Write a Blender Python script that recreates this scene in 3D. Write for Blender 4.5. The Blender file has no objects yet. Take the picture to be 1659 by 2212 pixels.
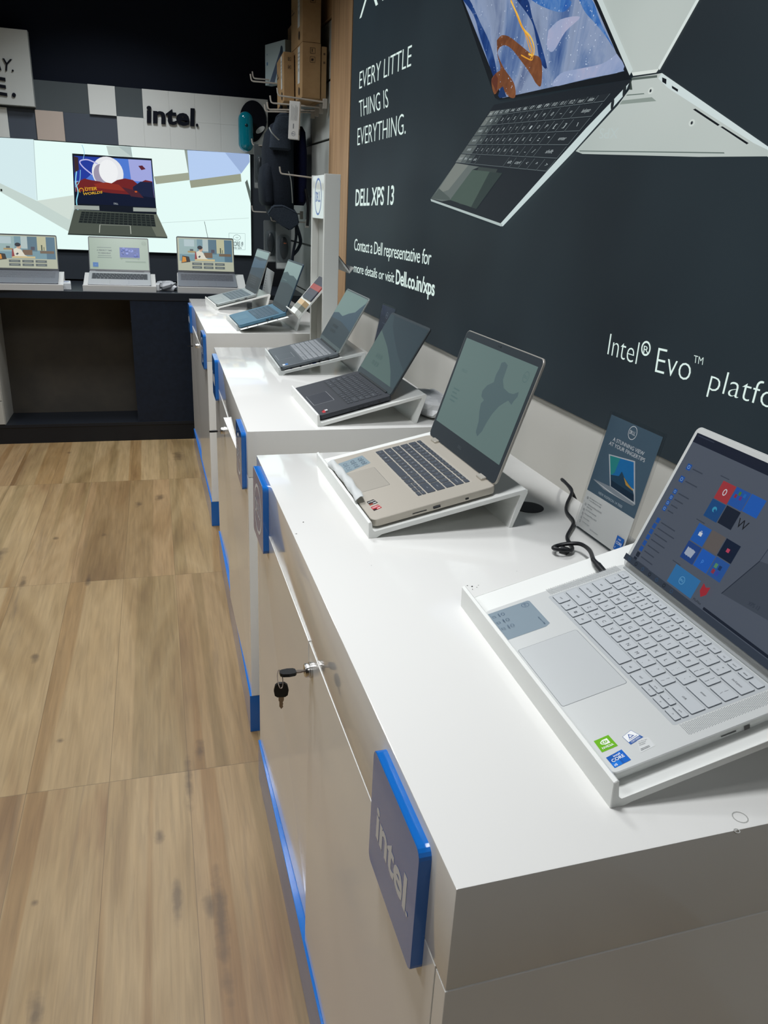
import bpy, bmesh, math, random
from mathutils import Vector, Matrix
random.seed(7)
D = bpy.data; SC = bpy.context.scene; COL = SC.collection
PI = math.pi
XP, WY, ZT = 0.98555, -0.018681, 0.8847          # poster wall plane x = XP + WY*y, cabinet top height
ZDESK = .892

# ---------------------------------------------------------------- camera, light, exposure
cam = D.cameras.new('camera'); camo = D.objects.new('camera', cam); COL.objects.link(camo)
cam.sensor_fit = 'VERTICAL'; cam.sensor_height = 36; cam.sensor_width = 27; cam.lens = 27.1159
cam.clip_start = .02; cam.clip_end = 60
camo.matrix_world = Matrix([[0.961673, 0.055388, -0.268548, 0.0], [-0.270033, 0.36142, -0.892445, 0.0], [0.047628, 0.930757, 0.362524, 1.4], [0.0, 0.0, 0.0, 1.0]])
cam.dof.use_dof = False
SC.camera = camo
SC.view_settings.view_transform = 'Standard'; SC.view_settings.look = 'None'
SC.view_settings.exposure = 0.0; SC.view_settings.gamma = 1.0; SC.view_settings.use_curve_mapping = False
W = D.worlds.new('world'); SC.world = W; W.use_nodes = True
W.node_tree.nodes['Background'].inputs[0].default_value = (.75, .85, 1, 1)
W.node_tree.nodes['Background'].inputs[1].default_value = .15

def area(x, y, z, size, power, col=(1, .97, .93), spread=180, sy=None, rx=0, ry=0):
    l = D.lights.new('ceiling_or_fill_lamp', 'AREA'); l.shape = 'RECTANGLE'; l.size = size; l.size_y = sy or size
    l.energy = power; l.color = col; l.spread = math.radians(spread)
    o = D.objects.new('ceiling_or_fill_lamp', l); COL.objects.link(o); o.location = (x, y, z); o.rotation_euler = (rx, ry, 0)
    return o
COOL = (.955, .97, .995)
for (x, y, p) in ((-.06, .95, 15.8), (-.06, 2.35, 16), (-.10, 3.75, 14.5)):
    area(x, y, 2.82, .40, p, COOL, 130)
for (x, y, p) in ((-1.6, .4, 9), (-1.6, 2.0, 10), (-1.5, 3.7, 15)):
    area(x, y, 2.82, .40, p, COOL, 140)
area(-.2, 4.60, 2.82, .35, 13, COOL, 120)  # added fill that brightens the tiled sign and alcove, no known fitting
area(.1, -1.3, 2.82, .40, 9, COOL, 140)  # added fill behind the camera, lifts the near cabinet's end face

# ---------------------------------------------------------------- materials
def lin(h):
    h = h.lstrip('#'); r = []
    for i in (0, 2, 4):
        c = int(h[i:i+2], 16)/255
        r.append(c/12.92 if c <= .04045 else ((c+.055)/1.055)**2.4)
    return (*r, 1)
_mc = {}
def mat(h, rough=.5, metal=0, emit=0, spec=.5, coat=0, alpha=1, trans=0, ior=1.45, bump=0, bscale=200, name=None):
    key = (h, rough, metal, emit, spec, coat, alpha, trans, bump, bscale)
    if key in _mc: return _mc[key]
    m = D.materials.new(name or ('glow_' if emit else 'paint_')+h.lstrip('#')); m.use_nodes = True
    nt = m.node_tree; b = nt.nodes['Principled BSDF']; I = b.inputs
    c = lin(h)
    I['Base Color'].default_value = (0, 0, 0, 1) if emit else c
    I['Roughness'].default_value = rough; I['Metallic'].default_value = metal
    I['Specular IOR Level'].default_value = spec; I['Coat Weight'].default_value = coat
    I['Alpha'].default_value = alpha; I['Transmission Weight'].default_value = trans; I['IOR'].default_value = ior
    if emit:
        I['Emission Color'].default_value = c; I['Emission Strength'].default_value = emit
    if bump:
        t = nt.nodes.new('ShaderNodeTexNoise'); t.inputs['Scale'].default_value = bscale; t.inputs['Detail'].default_value = 4
        tc = nt.nodes.new('ShaderNodeTexCoord'); nt.links.new(tc.outputs['Object'], t.inputs['Vector'])
        bp = nt.nodes.new('ShaderNodeBump'); bp.inputs['Strength'].default_value = bump; bp.inputs['Distance'].default_value = .002
        nt.links.new(t.outputs['Fac'], bp.inputs['Height']); nt.links.new(bp.outputs['Normal'], I['Normal'])
    _mc[key] = m
    return m
def noisemat(name, cols, scale=(8, 8, 8), detail=5, rough=.5, dist=0., emit=0, bump=0, spec=.5, metal=0):
    m = D.materials.new(name); m.use_nodes = True; nt = m.node_tree; b = nt.nodes['Principled BSDF']
    tc = nt.nodes.new('ShaderNodeTexCoord'); mp = nt.nodes.new('ShaderNodeMapping'); mp.inputs['Scale'].default_value = scale
    n = nt.nodes.new('ShaderNodeTexNoise'); n.inputs['Scale'].default_value = 1; n.inputs['Detail'].default_value = detail
    n.inputs['Distortion'].default_value = dist; n.inputs['Roughness'].default_value = .6
    r = nt.nodes.new('ShaderNodeValToRGB'); e = r.color_ramp.elements
    while len(e) > 1: e.remove(e[0])
    e[0].position = cols[0][0]; e[0].color = lin(cols[0][1])
    for p, h in cols[1:]: x = e.new(p); x.color = lin(h)
    L = nt.links.new
    L(tc.outputs['Object'], mp.inputs[0]); L(mp.outputs[0], n.inputs['Vector']); L(n.outputs['Fac'], r.inputs[0])
    if emit:
        b.inputs['Base Color'].default_value = (0, 0, 0, 1)
        L(r.outputs[0], b.inputs['Emission Color']); b.inputs['Emission Strength'].default_value = emit
    else: L(r.outputs[0], b.inputs['Base Color'])
    if bump:
        bp = nt.nodes.new('ShaderNodeBump'); bp.inputs['Strength'].default_value = bump; bp.inputs['Distance'].default_value = .002
        L(n.outputs['Fac'], bp.inputs['Height']); L(bp.outputs[0], b.inputs['Normal'])
    b.inputs['Roughness'].default_value = rough; b.inputs['Specular IOR Level'].default_value = spec; b.inputs['Metallic'].default_value = metal
    return m

KNOTS = [(p, r, e) for p, r, e in zip([(0.0467,1.7904),(0.0399,1.2703),(-0.4438,2.3686),(-0.3183,2.9077),(-0.5556,2.9382),(-0.0283,1.2985),(-0.2871,1.1028),(-0.3191,1.3608),(-0.3224,1.9106),(-0.1387,3.7275),(-0.0393,3.8121),(-0.5384,4.6465),(-0.2819,3.3688),(-0.4829,3.3650),(0.0729,4.5087),(0.0117,1.6662),(0.0586,1.2243),(-0.0627,1.4958),(-0.6808,3.2116)],
    (.014, .016, .012, .012, .012, .010, .016, .008, .010, .018, .022, .014, .012, .012, .03, .010, .014, .010, .02), (3, 2.2, 2.5, 4, 4, 7, 2.5, 1, 1.2, 2, 2, 1.5, 1.5, 1.5, 3, 9, 12, 2.5, 4))]
def floor_material():
    m = D.materials.new('oak_planks'); m.use_nodes = True; nt = m.node_tree; b = nt.nodes['Principled BSDF']; L = nt.links.new
    def nd(t, **k):
        n = nt.nodes.new('ShaderNode'+t)
        for a, v in k.items(): setattr(n, a, v)
        return n
    def math_(op, a, c=None, v=None):
        n = nd('Math', operation=op); L(a, n.inputs[0])
        if c is not None: L(c, n.inputs[1])
        elif v is not None: n.inputs[1].default_value = v
        return n.outputs[0]
    tc = nd('TexCoord'); sp = nd('SeparateXYZ'); L(tc.outputs['Object'], sp.inputs[0])
    u = math_('DIVIDE', math_('SUBTRACT', sp.outputs[0], v=.011), v=.197)
    w = math_('DIVIDE', math_('SUBTRACT', sp.outputs[1], v=.517), v=1.193)
    iu = math_('FLOOR', u); iw = math_('FLOOR', w); fu = math_('FRACT', u); fw = math_('FRACT', w)
    cb = nd('CombineXYZ'); L(iu, cb.inputs[0]); L(iw, cb.inputs[1])
    wn = nd('TexWhiteNoise', noise_dimensions='2D'); L(cb.outputs[0], wn.inputs['Vector'])
    off = nd('VectorMath', operation='SCALE'); L(wn.outputs['Color'], off.inputs[0]); off.inputs['Scale'].default_value = 37
    ad = nd('VectorMath', operation='ADD'); L(tc.outputs['Object'], ad.inputs[0]); L(off.outputs[0], ad.inputs[1])
    def noise(sc, det, dist, rough=.55):
        mp = nd('Mapping'); mp.inputs['Scale'].default_value = sc; L(ad.outputs[0], mp.inputs[0])
        n = nd('TexNoise'); n.inputs['Scale'].default_value = 1; n.inputs['Detail'].default_value = det
        n.inputs['Distortion'].default_value = dist; n.inputs['Roughness'].default_value = rough
        L(mp.outputs[0], n.inputs['Vector']); return n.outputs['Fac']
    def ramp(f, stops):
        r = nd('ValToRGB'); e = r.color_ramp.elements
        while len(e) > 1: e.remove(e[0])
        e[0].position = stops[0][0]; e[0].color = lin(stops[0][1])
        for p, h in stops[1:]: x = e.new(p); x.color = lin(h)
        L(f, r.inputs[0]); return r.outputs[0]
    def mix(f, a, c, mode='MIX', fac=None):
        n = nd('Mix', data_type='RGBA', blend_type=mode)
        if fac is None: L(f, n.inputs[0])
        else: n.inputs[0].default_value = fac
        L(a, n.inputs[6])
        if isinstance(c, str): n.inputs[7].default_value = lin(c)
        else: L(c, n.inputs[7])
        return n.outputs[2]
    bands = ramp(noise((4.5, .8, 1), 3, .7), [(.26, '826c50'), (.40, '998463'), (.50, 'a79373'), (.60, 'a18c6b'), (.74, '8c7254')])
    strip = ramp(noise((7, .12, 1), 1, .4), [(.42, 'e4e4de'), (.45, 'ffffff'), (.60, 'ffffff'), (.62, 'e6dacb')])
    grain = ramp(noise((95, 5, 1), 5, .5), [(.3, 'a8a8a8'), (.5, 'dcdcdc'), (.7, 'ffffff')])
    c = mix(None, bands, strip, 'MULTIPLY', .9)
    c = mix(None, c, grain, 'MULTIPLY', .42)
    pt = ramp(wn.outputs['Value'], [(0, 'dcc9b4'), (.3, 'f0e8d6'), (.7, 'fbf5e6'), (1, 'e2ceb8')])
    c = mix(None, c, pt, 'MULTIPLY', .8)
    streak = ramp(noise((14, .9, 1), 4, 1.1, .65), [(.61, '000000'), (.72, 'ffffff')])
    c = mix(math_('MULTIPLY', streak, v=.42), c, '6b5c49')
    # knots at their own places in the boards
    wob = nd('TexNoise'); wob.inputs['Scale'].default_value = 22; wob.inputs['Detail'].default_value = 3; L(tc.outputs['Object'], wob.inputs['Vector'])
    K = None
    for (kx, ky), r_, el in KNOTS:
        d = nd('VectorMath', operation='SUBTRACT'); L(tc.outputs['Object'], d.inputs[0]); d.inputs[1].default_value = (kx, ky, 0)
        e = nd('VectorMath', operation='MULTIPLY'); L(d.outputs[0], e.inputs[0]); e.inputs[1].default_value = (1/r_, 1/(r_*el), 0)
        ln = nd('VectorMath', operation='LENGTH'); L(e.outputs[0], ln.inputs[0])
        q = math_('SUBTRACT', math_('ADD', math_('MULTIPLY', wob.outputs['Fac'], v=1.6), v=.55), ln.outputs['Value'])
        q = nd('Clamp'); L(math_('SUBTRACT', math_('ADD', math_('MULTIPLY', wob.outputs['Fac'], v=2.2), v=.1), ln.outputs['Value']), q.inputs[0]); q = q.outputs[0]
        K = q if K is None else math_('MAXIMUM', K, q)
    c = mix(math_('MULTIPLY', K, v=.62), c, '43362a')
    s1 = math_('LESS_THAN', fu, v=.008); s2 = math_('LESS_THAN', fw, v=.0018)
    c = mix(math_('MULTIPLY', math_('MAXIMUM', s1, s2), v=.5), c, '4a3d2c')
    L(c, b.inputs['Base Color']); b.inputs['Roughness'].default_value = .42; b.inputs['Specular IOR Level'].default_value = .35
    bp = nd('Bump'); bp.inputs['Strength'].default_value = .15; bp.inputs['Distance'].default_value = .001
    L(grain, bp.inputs['Height']); L(bp.outputs[0], b.inputs['Normal'])
    return m

WHITE = mat('e6e6e2', .1, coat=.3, name='white_gloss_laminate')
WHITES = mat('efefeb', .16, coat=.2, name='white_gloss_door')
ACRYL = mat('eceeea', .2, name='white_acrylic')
CLEAR = mat('26333a', .04, alpha=.10, name='clear_acrylic')
BLUE = mat('1768bb', .16, coat=.45, name='blue_gloss')
BLACK = mat('0e1013', .45, name='black_plastic')
STEEL = mat('c9c8c4', .22, metal=1, name='polished_metal')
CHROME = mat('b4b0a8', .3, metal=.25, name='hook_metal')
DKMETAL = mat('a0948a', .35, metal=1, name='key_metal')

# ---------------------------------------------------------------- mesh helpers
def nb(): return bmesh.new()
def _q(bm, vs, mi):
    try: f = bm.faces.new(vs); f.material_index = mi; return f
    except ValueError: return None
def box(bm, x0, x1, y0, y1, z0, z1, mi=0, T=None):
    v = [Vector((x, y, z)) for z in (z0, z1) for y in (y0, y1) for x in (x0, x1)]
    if T is not None: v = [T @ p for p in v]
    v = [bm.verts.new(p) for p in v]
    for f in ((0, 2, 3, 1), (4, 5, 7, 6), (0, 1, 5, 4), (2, 6, 7, 3), (0, 4, 6, 2), (1, 3, 7, 5)): _q(bm, [v[i] for i in f], mi)
def bbox(bm, x0, x1, y0, y1, z0, z1, r=.002, mi=0, T=None, seg=2):
    t = nb(); box(t, x0, x1, y0, y1, z0, z1, mi)
    bmesh.ops.bevel(t, geom=t.edges[:], offset=r, segments=seg, affect='EDGES', profile=.6)
    merge(bm, t, T)
def merge(bm, t, T=None):
    mp = {}
    for v in t.verts: mp[v] = bm.verts.new(T @ v.co if T is not None else v.co)
    for f in t.faces: _q(bm, [mp[v] for v in f.verts], f.material_index)
    t.free()
def ring_pts(w, d, r, n=4):
    r = max(min(r, w/2-1e-5, d/2-1e-5), 1e-5); o = []
    for cx, cy, a0 in ((w/2-r, d/2-r, 0), (-w/2+r, d/2-r, 90), (-w/2+r, -d/2+r, 180), (w/2-r, -d/2+r, 270)):
        for i in range(n+1):
            a = math.radians(a0+90*i/n); o.append((cx+r*math.cos(a), cy+r*math.sin(a)))
    return o
def slab(bm, w, d, r, prof, cx=0, cy=0, mi=0, n=4, T=None, caps=True, topmi=None):
    rings = []
    for ins, z in prof:
        R = []
        for x, y in ring_pts(w-2*ins, d-2*ins, max(r-ins, .0002), n):
            p = Vector((x+cx, y+cy, z)); R.append(bm.verts.new(T @ p if T is not None else p))
        rings.append(R)
    k = len(rings[0])
    for a, c in zip(rings, rings[1:]):
        for i in range(k): _q(bm, (a[i], a[(i+1) % k], c[(i+1) % k], c[i]), mi)
    if caps:
        _q(bm, rings[0][::-1], mi); _q(bm, rings[-1], mi if topmi is None else topmi)
def frame_of(d):
    d = d.normalized(); a = Vector((0, 0, 1)) if abs(d.z) < .9 else Vector((1, 0, 0))
    x = d.cross(a).normalized(); return x, d.cross(x).normalized()
def tube(bm, pts, r, n=8, mi=0, cap=True, T=None):
    pts = [Vector(p) for p in pts]; rings = []
    rr = r if isinstance(r, (list, tuple)) else [r]*len(pts)
    x = None
    for i, p in enumerate(pts):
        d = (pts[min(i+1, len(pts)-1)]-pts[max(i-1, 0)])
        d.normalize()
        if x is None: x, y = frame_of(d)
        else:
            x = (x-d*x.dot(d)).normalized(); y = d.cross(x).normalized()
        R = []
        for k in range(n):
            a = 2*PI*k/n; q = p+x*math.cos(a)*rr[i]+y*math.sin(a)*rr[i]
            R.append(bm.verts.new(T @ q if T is not None else q))
        rings.append(R)
    for a, c in zip(rings, rings[1:]):
        for i in range(n): _q(bm, (a[i], a[(i+1) % n], c[(i+1) % n], c[i]), mi)
    if cap: _q(bm, rings[0][::-1], mi); _q(bm, rings[-1], mi)
def spline(pts, n=6):
    P = [Vector(p) for p in pts]; o = []
    for i in range(len(P)-1):
        a, b, c, d = P[max(i-1, 0)], P[i], P[i+1], P[min(i+2, len(P)-1)]
        for k in range(n):
            t = k/n
            o.append(.5*((2*b)+(c-a)*t+(2*a-5*b+4*c-d)*t*t+(3*b-a-3*c+d)*t*t*t))
    o.append(P[-1]); return o
def ell(bm, c, rx, ry, rz, mi=0, nu=16, nv=10, T=None, sq=1.):
    rows = []
    for j in range(nv+1):
        b = -PI/2+PI*j/nv; R = []
        for i in range(nu):
            a = 2*PI*i/nu
            f = lambda t: math.copysign(abs(t)**sq, t)
            p = Vector((c[0]+rx*f(math.cos(b))*f(math.cos(a)), c[1]+ry*f(math.cos(b))*f(math.sin(a)), c[2]+rz*f(math.sin(b))))
            R.append(bm.verts.new(T @ p if T is not None else p))
            if j in (0, nv): break
        rows.append(R)
    for j in range(nv):
        a, c2 = rows[j], rows[j+1]
        for i in range(nu):
            i2 = (i+1) % nu
            if len(a) == 1: _q(bm, (a[0], c2[i2], c2[i])[::-1], mi)
            elif len(c2) == 1: _q(bm, (a[i], a[i2], c2[0]), mi)
            else: _q(bm, (a[i], a[i2], c2[i2], c2[i]), mi)
def prism(bm, poly, fn, d, mi=0):
    """poly 2D, fn(x,y,h) -> Vector; solid of thickness d"""
    a = [bm.verts.new(fn(x, y, 0)) for x, y in poly]; b = [bm.verts.new(fn(x, y, d)) for x, y in poly]
    n = len(poly)
    _q(bm, a[::-1], mi); _q(bm, b, mi)
    for i in range(n): _q(bm, (a[i], a[(i+1) % n], b[(i+1) % n], b[i]), mi)

_tc = {}
def glyphs(s, bold=0., sp=1.):
    k = (s, bold, sp)
    if k in _tc: return _tc[k]
    c = D.curves.new('t', 'FONT'); c.body = s; c.resolution_u = 3; c.offset = bold; c.space_character = sp
    o = D.objects.new('t', c); COL.objects.link(o)
    dg = bpy.context.evaluated_depsgraph_get(); me = o.evaluated_get(dg).to_mesh()
    V = [(v.co.x, v.co.y) for v in me.vertices]; F = [tuple(p.vertices) for p in me.polygons]
    o.evaluated_get(dg).to_mesh_clear(); D.objects.remove(o); D.curves.remove(c)
    _tc[k] = (V, F); return _tc[k]
def width(s, bold=0., sp=1.):
    V, F = glyphs(s, bold, sp); xs = [v[0] for v in V]; return (min(xs), max(xs)) if xs else (0, .3)
CAPH = None
def caph():
    global CAPH
    if CAPH is None: CAPH = max(v[1] for v in glyphs('H')[0])
    return CAPH

def closed(q): return q+q[:1]
def spl(pts, n=6): return [(p.x, p.y) for p in spline([(x, y, 0) for x, y in pts], n)]

class Art:
    """flat printed or lit artwork: fn(x,y,height) -> point"""
    def __init__(s, fn, eps=.0003): s.fn = fn; s.eps = eps; s.bm = nb(); s.mats = []; s.n = 0
    def mi(s, m):
        if m not in s.mats: s.mats.append(m)
        return s.mats.index(m)
    def poly(s, pts, m, l=None):
        if l is None: s.n += 1; l = s.n
        vs = [s.bm.verts.new(s.fn(x, y, l*s.eps)) for x, y in pts]; _q(s.bm, vs, s.mi(m))
    def rect(s, x0, x1, y0, y1, m, l=None): s.poly([(x0, y0), (x1, y0), (x1, y1), (x0, y1)], m, l)
    def ellipse(s, cx, cy, rx, ry, m, l=None, n=28, rot=0, a0=0, a1=360):
        c, q = math.cos(rot), math.sin(rot); P = []
        for i in range(n):
            a = math.radians(a0+(a1-a0)*i/(n if a1-a0 == 360 else n-1)); x, y = rx*math.cos(a), ry*math.sin(a); P.append((cx+x*c-y*q, cy+x*q+y*c))
        s.poly(P, m, l)
    def ring(s, cx, cy, rx, ry, t, m, l=None, n=32, rot=0, a0=0, a1=360):
        if l is None: s.n += 1; l = s.n
        c, q = math.cos(rot), math.sin(rot)
        def p(a, f):
            x, y = (rx-f)*math.cos(a), (ry-f)*math.sin(a); return s.bm.verts.new(s.fn(cx+x*c-y*q, cy+x*q+y*c, l*s.eps))
        A = [(p(a, 0), p(a, t)) for a in (math.radians(a0+(a1-a0)*i/n) for i in range(n+1))]
        for (a, b), (c2, d) in zip(A, A[1:]): _q(s.bm, (a, c2, d, b), s.mi(m))
    def line(s, pts, w, m, l=None):
        if l is None: s.n += 1; l = s.n
        P = [Vector(p) for p in pts]; A = []
        for i, p in enumerate(P):
            d = (P[min(i+1, len(P)-1)]-P[max(i-1, 0)]).normalized(); nn = Vector((-d.y, d.x))*(w[i] if isinstance(w, list) else w)/2
            A.append([s.bm.verts.new(s.fn(*(p+nn*k), l*s.eps)) for k in (-1, 1)])
        for (a, b), (c, d) in zip(A, A[1:]): _q(s.bm, (a, b, d, c), s.mi(m))
    def text(s, t, a, b, c, m, bold=0., ref=None, l=None, sp=1.):
        """baseline from a to b (width of ref or t), c = cap top above a"""
        if l is None: s.n += 1; l = s.n
        a, b, c = Vector(a), Vector(b), Vector(c)
        x0, x1 = width(ref or t, bold, sp); ex = (b-a)/(x1-x0); ey = (c-a)/caph()
        V, F = glyphs(t, bold, sp)
        vs = [s.bm.verts.new(s.fn(*(a+ex*(x-x0)+ey*y), l*s.eps)) for x, y in V]
        for f in F: _q(s.bm, [vs[i] for i in f], s.mi(m))
    def texth(s, t, a, h, m, dx=(1, 0), sx=1., bold=0., anchor='l', l=None):
        """cap height h, direction dx"""
        x0, x1 = width(t, bold); k = h/caph(); d = Vector(dx).normalized(); a = Vector(a); wd = (x1-x0)*k*sx
        if anchor == 'c': a = a-d*wd/2
        s.text(t, a, a+d*wd, a+Vector((-d.y, d.x))*h, m, bold, None, l)
        return wd
    def done(s, name, parent=None, **k): return mk(name, s.bm, s.mats, parent, **k)

def mk(name, bm, mats, parent=None, M=None, smooth=False, label=None, cat=None, group=None, kind=None, world=False):
    bm.normal_update()
    me = D.meshes.new(name); bm.to_mesh(me); bm.free()
    for m in (mats if isinstance(mats, (list, tuple)) else [mats]): me.materials.append(m)
    if smooth:
        for p in me.polygons: p.use_smooth = True
        try: me.set_sharp_from_angle(angle=math.radians(40))
        except Exception: pass
    o = D.objects.new(name, me); COL.objects.link(o)
    if M is not None: o.matrix_basis = M
    if parent is not None:
        o.parent = parent
        if world: o.matrix_parent_inverse = wm(parent).inverted()
    return tag(o, label, cat, group, kind)
def wm(o):
    m = o.matrix_basis.copy()
    while o.parent: m = o.parent.matrix_basis @ o.matrix_parent_inverse @ m if False else wm(o.parent) @ o.matrix_parent_inverse @ o.matrix_basis; break
    return m
def tag(o, label=None, cat=None, group=None, kind=None):
    if label: o['label'] = label
    if cat: o['category'] = cat
    if group: o['group'] = group
    if kind: o['kind'] = kind
    return o
def thing(name, label, cat, M=None, loc=None, group=None):
    o = D.objects.new(name, None); COL.objects.link(o); o.empty_display_size = .05
    o.matrix_basis = M if M is not None else Matrix.Translation(loc or (0, 0, 0))
    return tag(o, label, cat, group)
def struct(name, bm, m, **k): return mk(name, bm, m, kind='structure', **k)
def RW(s, z, off=0.): return Vector((XP+WY*s-off, s, z))          # a point on the right-hand wall
def wallbox(bm, s0, s1, z0, z1, o0, o1, mi=0):
    v = [bm.verts.new(RW(s, z, o)) for z in (z0, z1) for s in (s0, s1) for o in (o0, o1)]
    for f in ((0, 1, 3, 2), (4, 6, 7, 5), (0, 4, 5, 1), (2, 3, 7, 6), (0, 2, 6, 4), (1, 5, 7, 3)): _q(bm, [v[i] for i in f], mi)

# ---------------------------------------------------------------- room shell
bm = nb(); box(bm, -3.6, 1.15, -2.6, 5.75, -.06, 0); struct('floor', bm, floor_material())
bm = nb(); box(bm, -3.6, 1.15, -2.6, 5.75, 2.86, 2.92); struct('ceiling', bm, mat('55585c', .8))
NAVY = noisemat('navy_wall', [(.3, '0c1422'), (.7, '111b2b')], (300, 300, 300), 2, .7, spec=.2)
bm = nb(); box(bm, -3.6, 1.15, 5.56, 5.70, 0, 2.86); struct('wall_back', bm, NAVY)
bm = nb(); box(bm, -3.66, -3.6, -2.6, 5.75, 0, 2.86); struct('wall_left', bm, mat('b9b9b6', .8))
bm = nb(); box(bm, -3.6, 1.15, -2.66, -2.6, 0, 2.86); struct('wall_front', bm, mat('4a4744', .8))
bm = nb(); wallbox(bm, -2.6, 5.56, 0, 2.86, -.10, -.045); struct('wall_right', bm, mat('3a3f42', .7))
bm = nb(); wallbox(bm, -2.6, 3.89, 0, .9645, -.044, -.010); struct('trim_1', bm, mat('d3d2cb', .45))
WOOD = noisemat('light_oak_veneer', [(.3, '927456'), (.5, 'ab8a66'), (.7, 'b89873')], (30, 30, 1.6), 5, .5, .4)
bm = nb(); wallbox(bm, 3.903, 4.315, 0, 2.86, -.044, .003); struct('trim_2', bm, WOOD)
bm = nb(); wallbox(bm, 4.317, 5.2, 2.295, 2.86, -.044, -.012); struct('trim_3', bm, WOOD)
# grooved display wall in the alcove
GREY = mat('bcc2be', .2, name='grey_gloss_slat')
bm = nb()
zs = [0, .35, .631, .909, 1.186, 1.463, 1.741, 2.018, 2.29]
for a, b in zip(zs, zs[1:]):
    wallbox(bm, 4.317, 4.845, a+.006, b-.006, -.040, -.02)
    wallbox(bm, 4.855, 5.555, a+.006, b-.006, -.040, -.02)
wallbox(bm, 4.317, 5.555, 0, 2.29, -.044, -.036, 1)
struct('trim_4', bm, [GREY, mat('20231f', .6)])
bm = nb(); box(bm, -1.75, .955, 5.52, 5.559, .9, 1.70); struct('trim_6', bm, mat('333a42', .5))
# dark end post in the corner
bm = nb(); box(bm, .70, .868, 5.42, 5.558, 0, 1.12); struct('trim_5', bm, mat('0a0e15', .5))

# ---------------------------------------------------------------- display cabinets
LETTER = mat('dfe2e4', .45, name='badge_silver')
def circle_badge(a, cx, cy, r, m, txt='DELL', rx=None, kx=1., t=.09, dx=(1, 0)):
    """ring with the four letters inside, the E slanted"""
    rx = rx or r; up = Vector((-dx[1], dx[0]))
    a.ring(cx, cy, rx, r, r*t*1.4, m, l=a.n+1)
    h = r*.52; w = rx*1.36; d = Vector(dx)
    p = Vector((cx, cy))-d*w/2-up*h/2
    a.n += 1; l = a.n
    a.text('D', p, p+d*w*.25, p+up*h, m, .02, l=l)
    q = p+d*w*.27-up*h*.0
    e = nbE = p+d*w*.29
    a.text('E', e+up*h*.16, e+d*w*.18-up*h*.16+up*h*.16, e+up*h*1.0-d*w*.03, m, .02, l=l)
    a.text('L', p+d*w*.56, p+d*w*.73, p+d*w*.56+up*h, m, .02, l=l)
    a.text('L', p+d*w*.79, p+d*w*.96, p+d*w*.79+up*h, m, .02, l=l)
def badge(par, y0, y1, kind, z0=.722, z1=.872):
    bm = nb(); w = y1-y0; h = z1-z0
    T = Matrix(((0, 0, -1, 0), (-1, 0, 0, (y0+y1)/2), (0, 1, 0, (z0+z1)/2), (0, 0, 0, 1)))
    slab(bm, w, h, .010, [(0, 0), (0, .0112), (.0008, .012)], n=4, T=T)
    b = mk('sign_block', bm, BLUE, par)
    a = Art(lambda x, y, l: T @ Vector((x, y, .012+l)), .0002)
    if kind == 'intel':
        a.text('intel', (-.052, -.022), (.050, -.022), (-.052, .018), LETTER, .03)
        a.texth('.', (.052, -.022), .03, LETTER)
    else: circle_badge(a, 0, 0, .055, LETTER)
    a.done('lettering', b)
    return b
def lock(par, y, z, x=0.):
    bm = nb(); tube(bm, [(x+.001, y, z), (x-.004, y, z), (x-.0045, y, z), (x-.010, y, z), (x-.0115, y, z)], [.0125, .0125, .011, .011, .0098], 20)
    box(bm, x-.0117, x-.0113, y-.0012, y+.0012, z-.005, z+.005, 1)
    return mk('lock', bm, [STEEL, BLACK], par, smooth=True)
def cabinet(x, y, th, L, label, signs, near=(0, 0), far=(0, .01), dep=.585):
    t = thing('display_cabinet', label, 'cabinet', Matrix.Translation((x, y, 0)) @ Matrix.Rotation(th, 4, 'Z'), group='white display cabinets along the poster wall')
    bm = nb(); bbox(bm, 0, dep, 0, L, .766, ZT, .0018)
    top = mk('top_slab', bm, WHITE, t, smooth=True)
    bm = nb(); box(bm, .021, dep, .002, L-.002, .121, .7655)
    bbox(bm, .0, dep, 0, .024, .121, .7650, .0008); bbox(bm, .0, dep, L-.024, L, .121, .7650, .0008)
    mk('carcass', bm, WHITES, t)
    bm = nb(); bbox(bm, -.005, dep-.02, .001, L-.001, .0, .1205, .001)
    mk('plinth', bm, BLUE, t)
    s = L/2
    def door(y0, y1, far, top, bot):
        # doors hang a little out of true: the seam edge stands off by `top` above and `bot` below
        d = nb(); bbox(d, 0, .0185, y0, y1, .1225, .7650, .0010)
        for v in d.verts:
            u = (y1-v.co.y)/(y1-y0) if far else (v.co.y-y0)/(y1-y0); w = (v.co.z-.1225)/.64; v.co.x += u*(bot+(top-bot)*w)
        return mk('door', d, WHITES, t)
    dn = door(.026, s-.0015, 0, *near); df = door(s+.0015, L-.026, 1, *far)
    lock(dn, s-.024, .728, near[0])
    for (a, b, k) in signs: badge(t, a, b, k)
    return t, top
c1, top1 = cabinet(.2100, .437, .01323, 1.2089, 'nearest white gloss display cabinet, closest to the camera, with keys hanging from its lock',
    [(.055, .205, 'intel'), (1.030, 1.180, 'dell')], near=(-.001, -.001), far=(-.0016, .010))
c2, top2 = cabinet(.1951, 1.839, -.0058, 1.2066, 'middle white gloss display cabinet, its near door standing slightly open',
    [(.030, .180, 'dell'), (1.000, 1.150, 'intel')], near=(-.014, -.008), far=(-.001, .009))
c3, top3 = cabinet(.1951, 3.393, .0125, 1.2774, 'farthest white gloss display cabinet, beside the dark back desk',
    [(.030, .180, 'dell'), (1.050, 1.200, 'intel')], near=(-.001, -.001), far=(-.002, .010))
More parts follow.
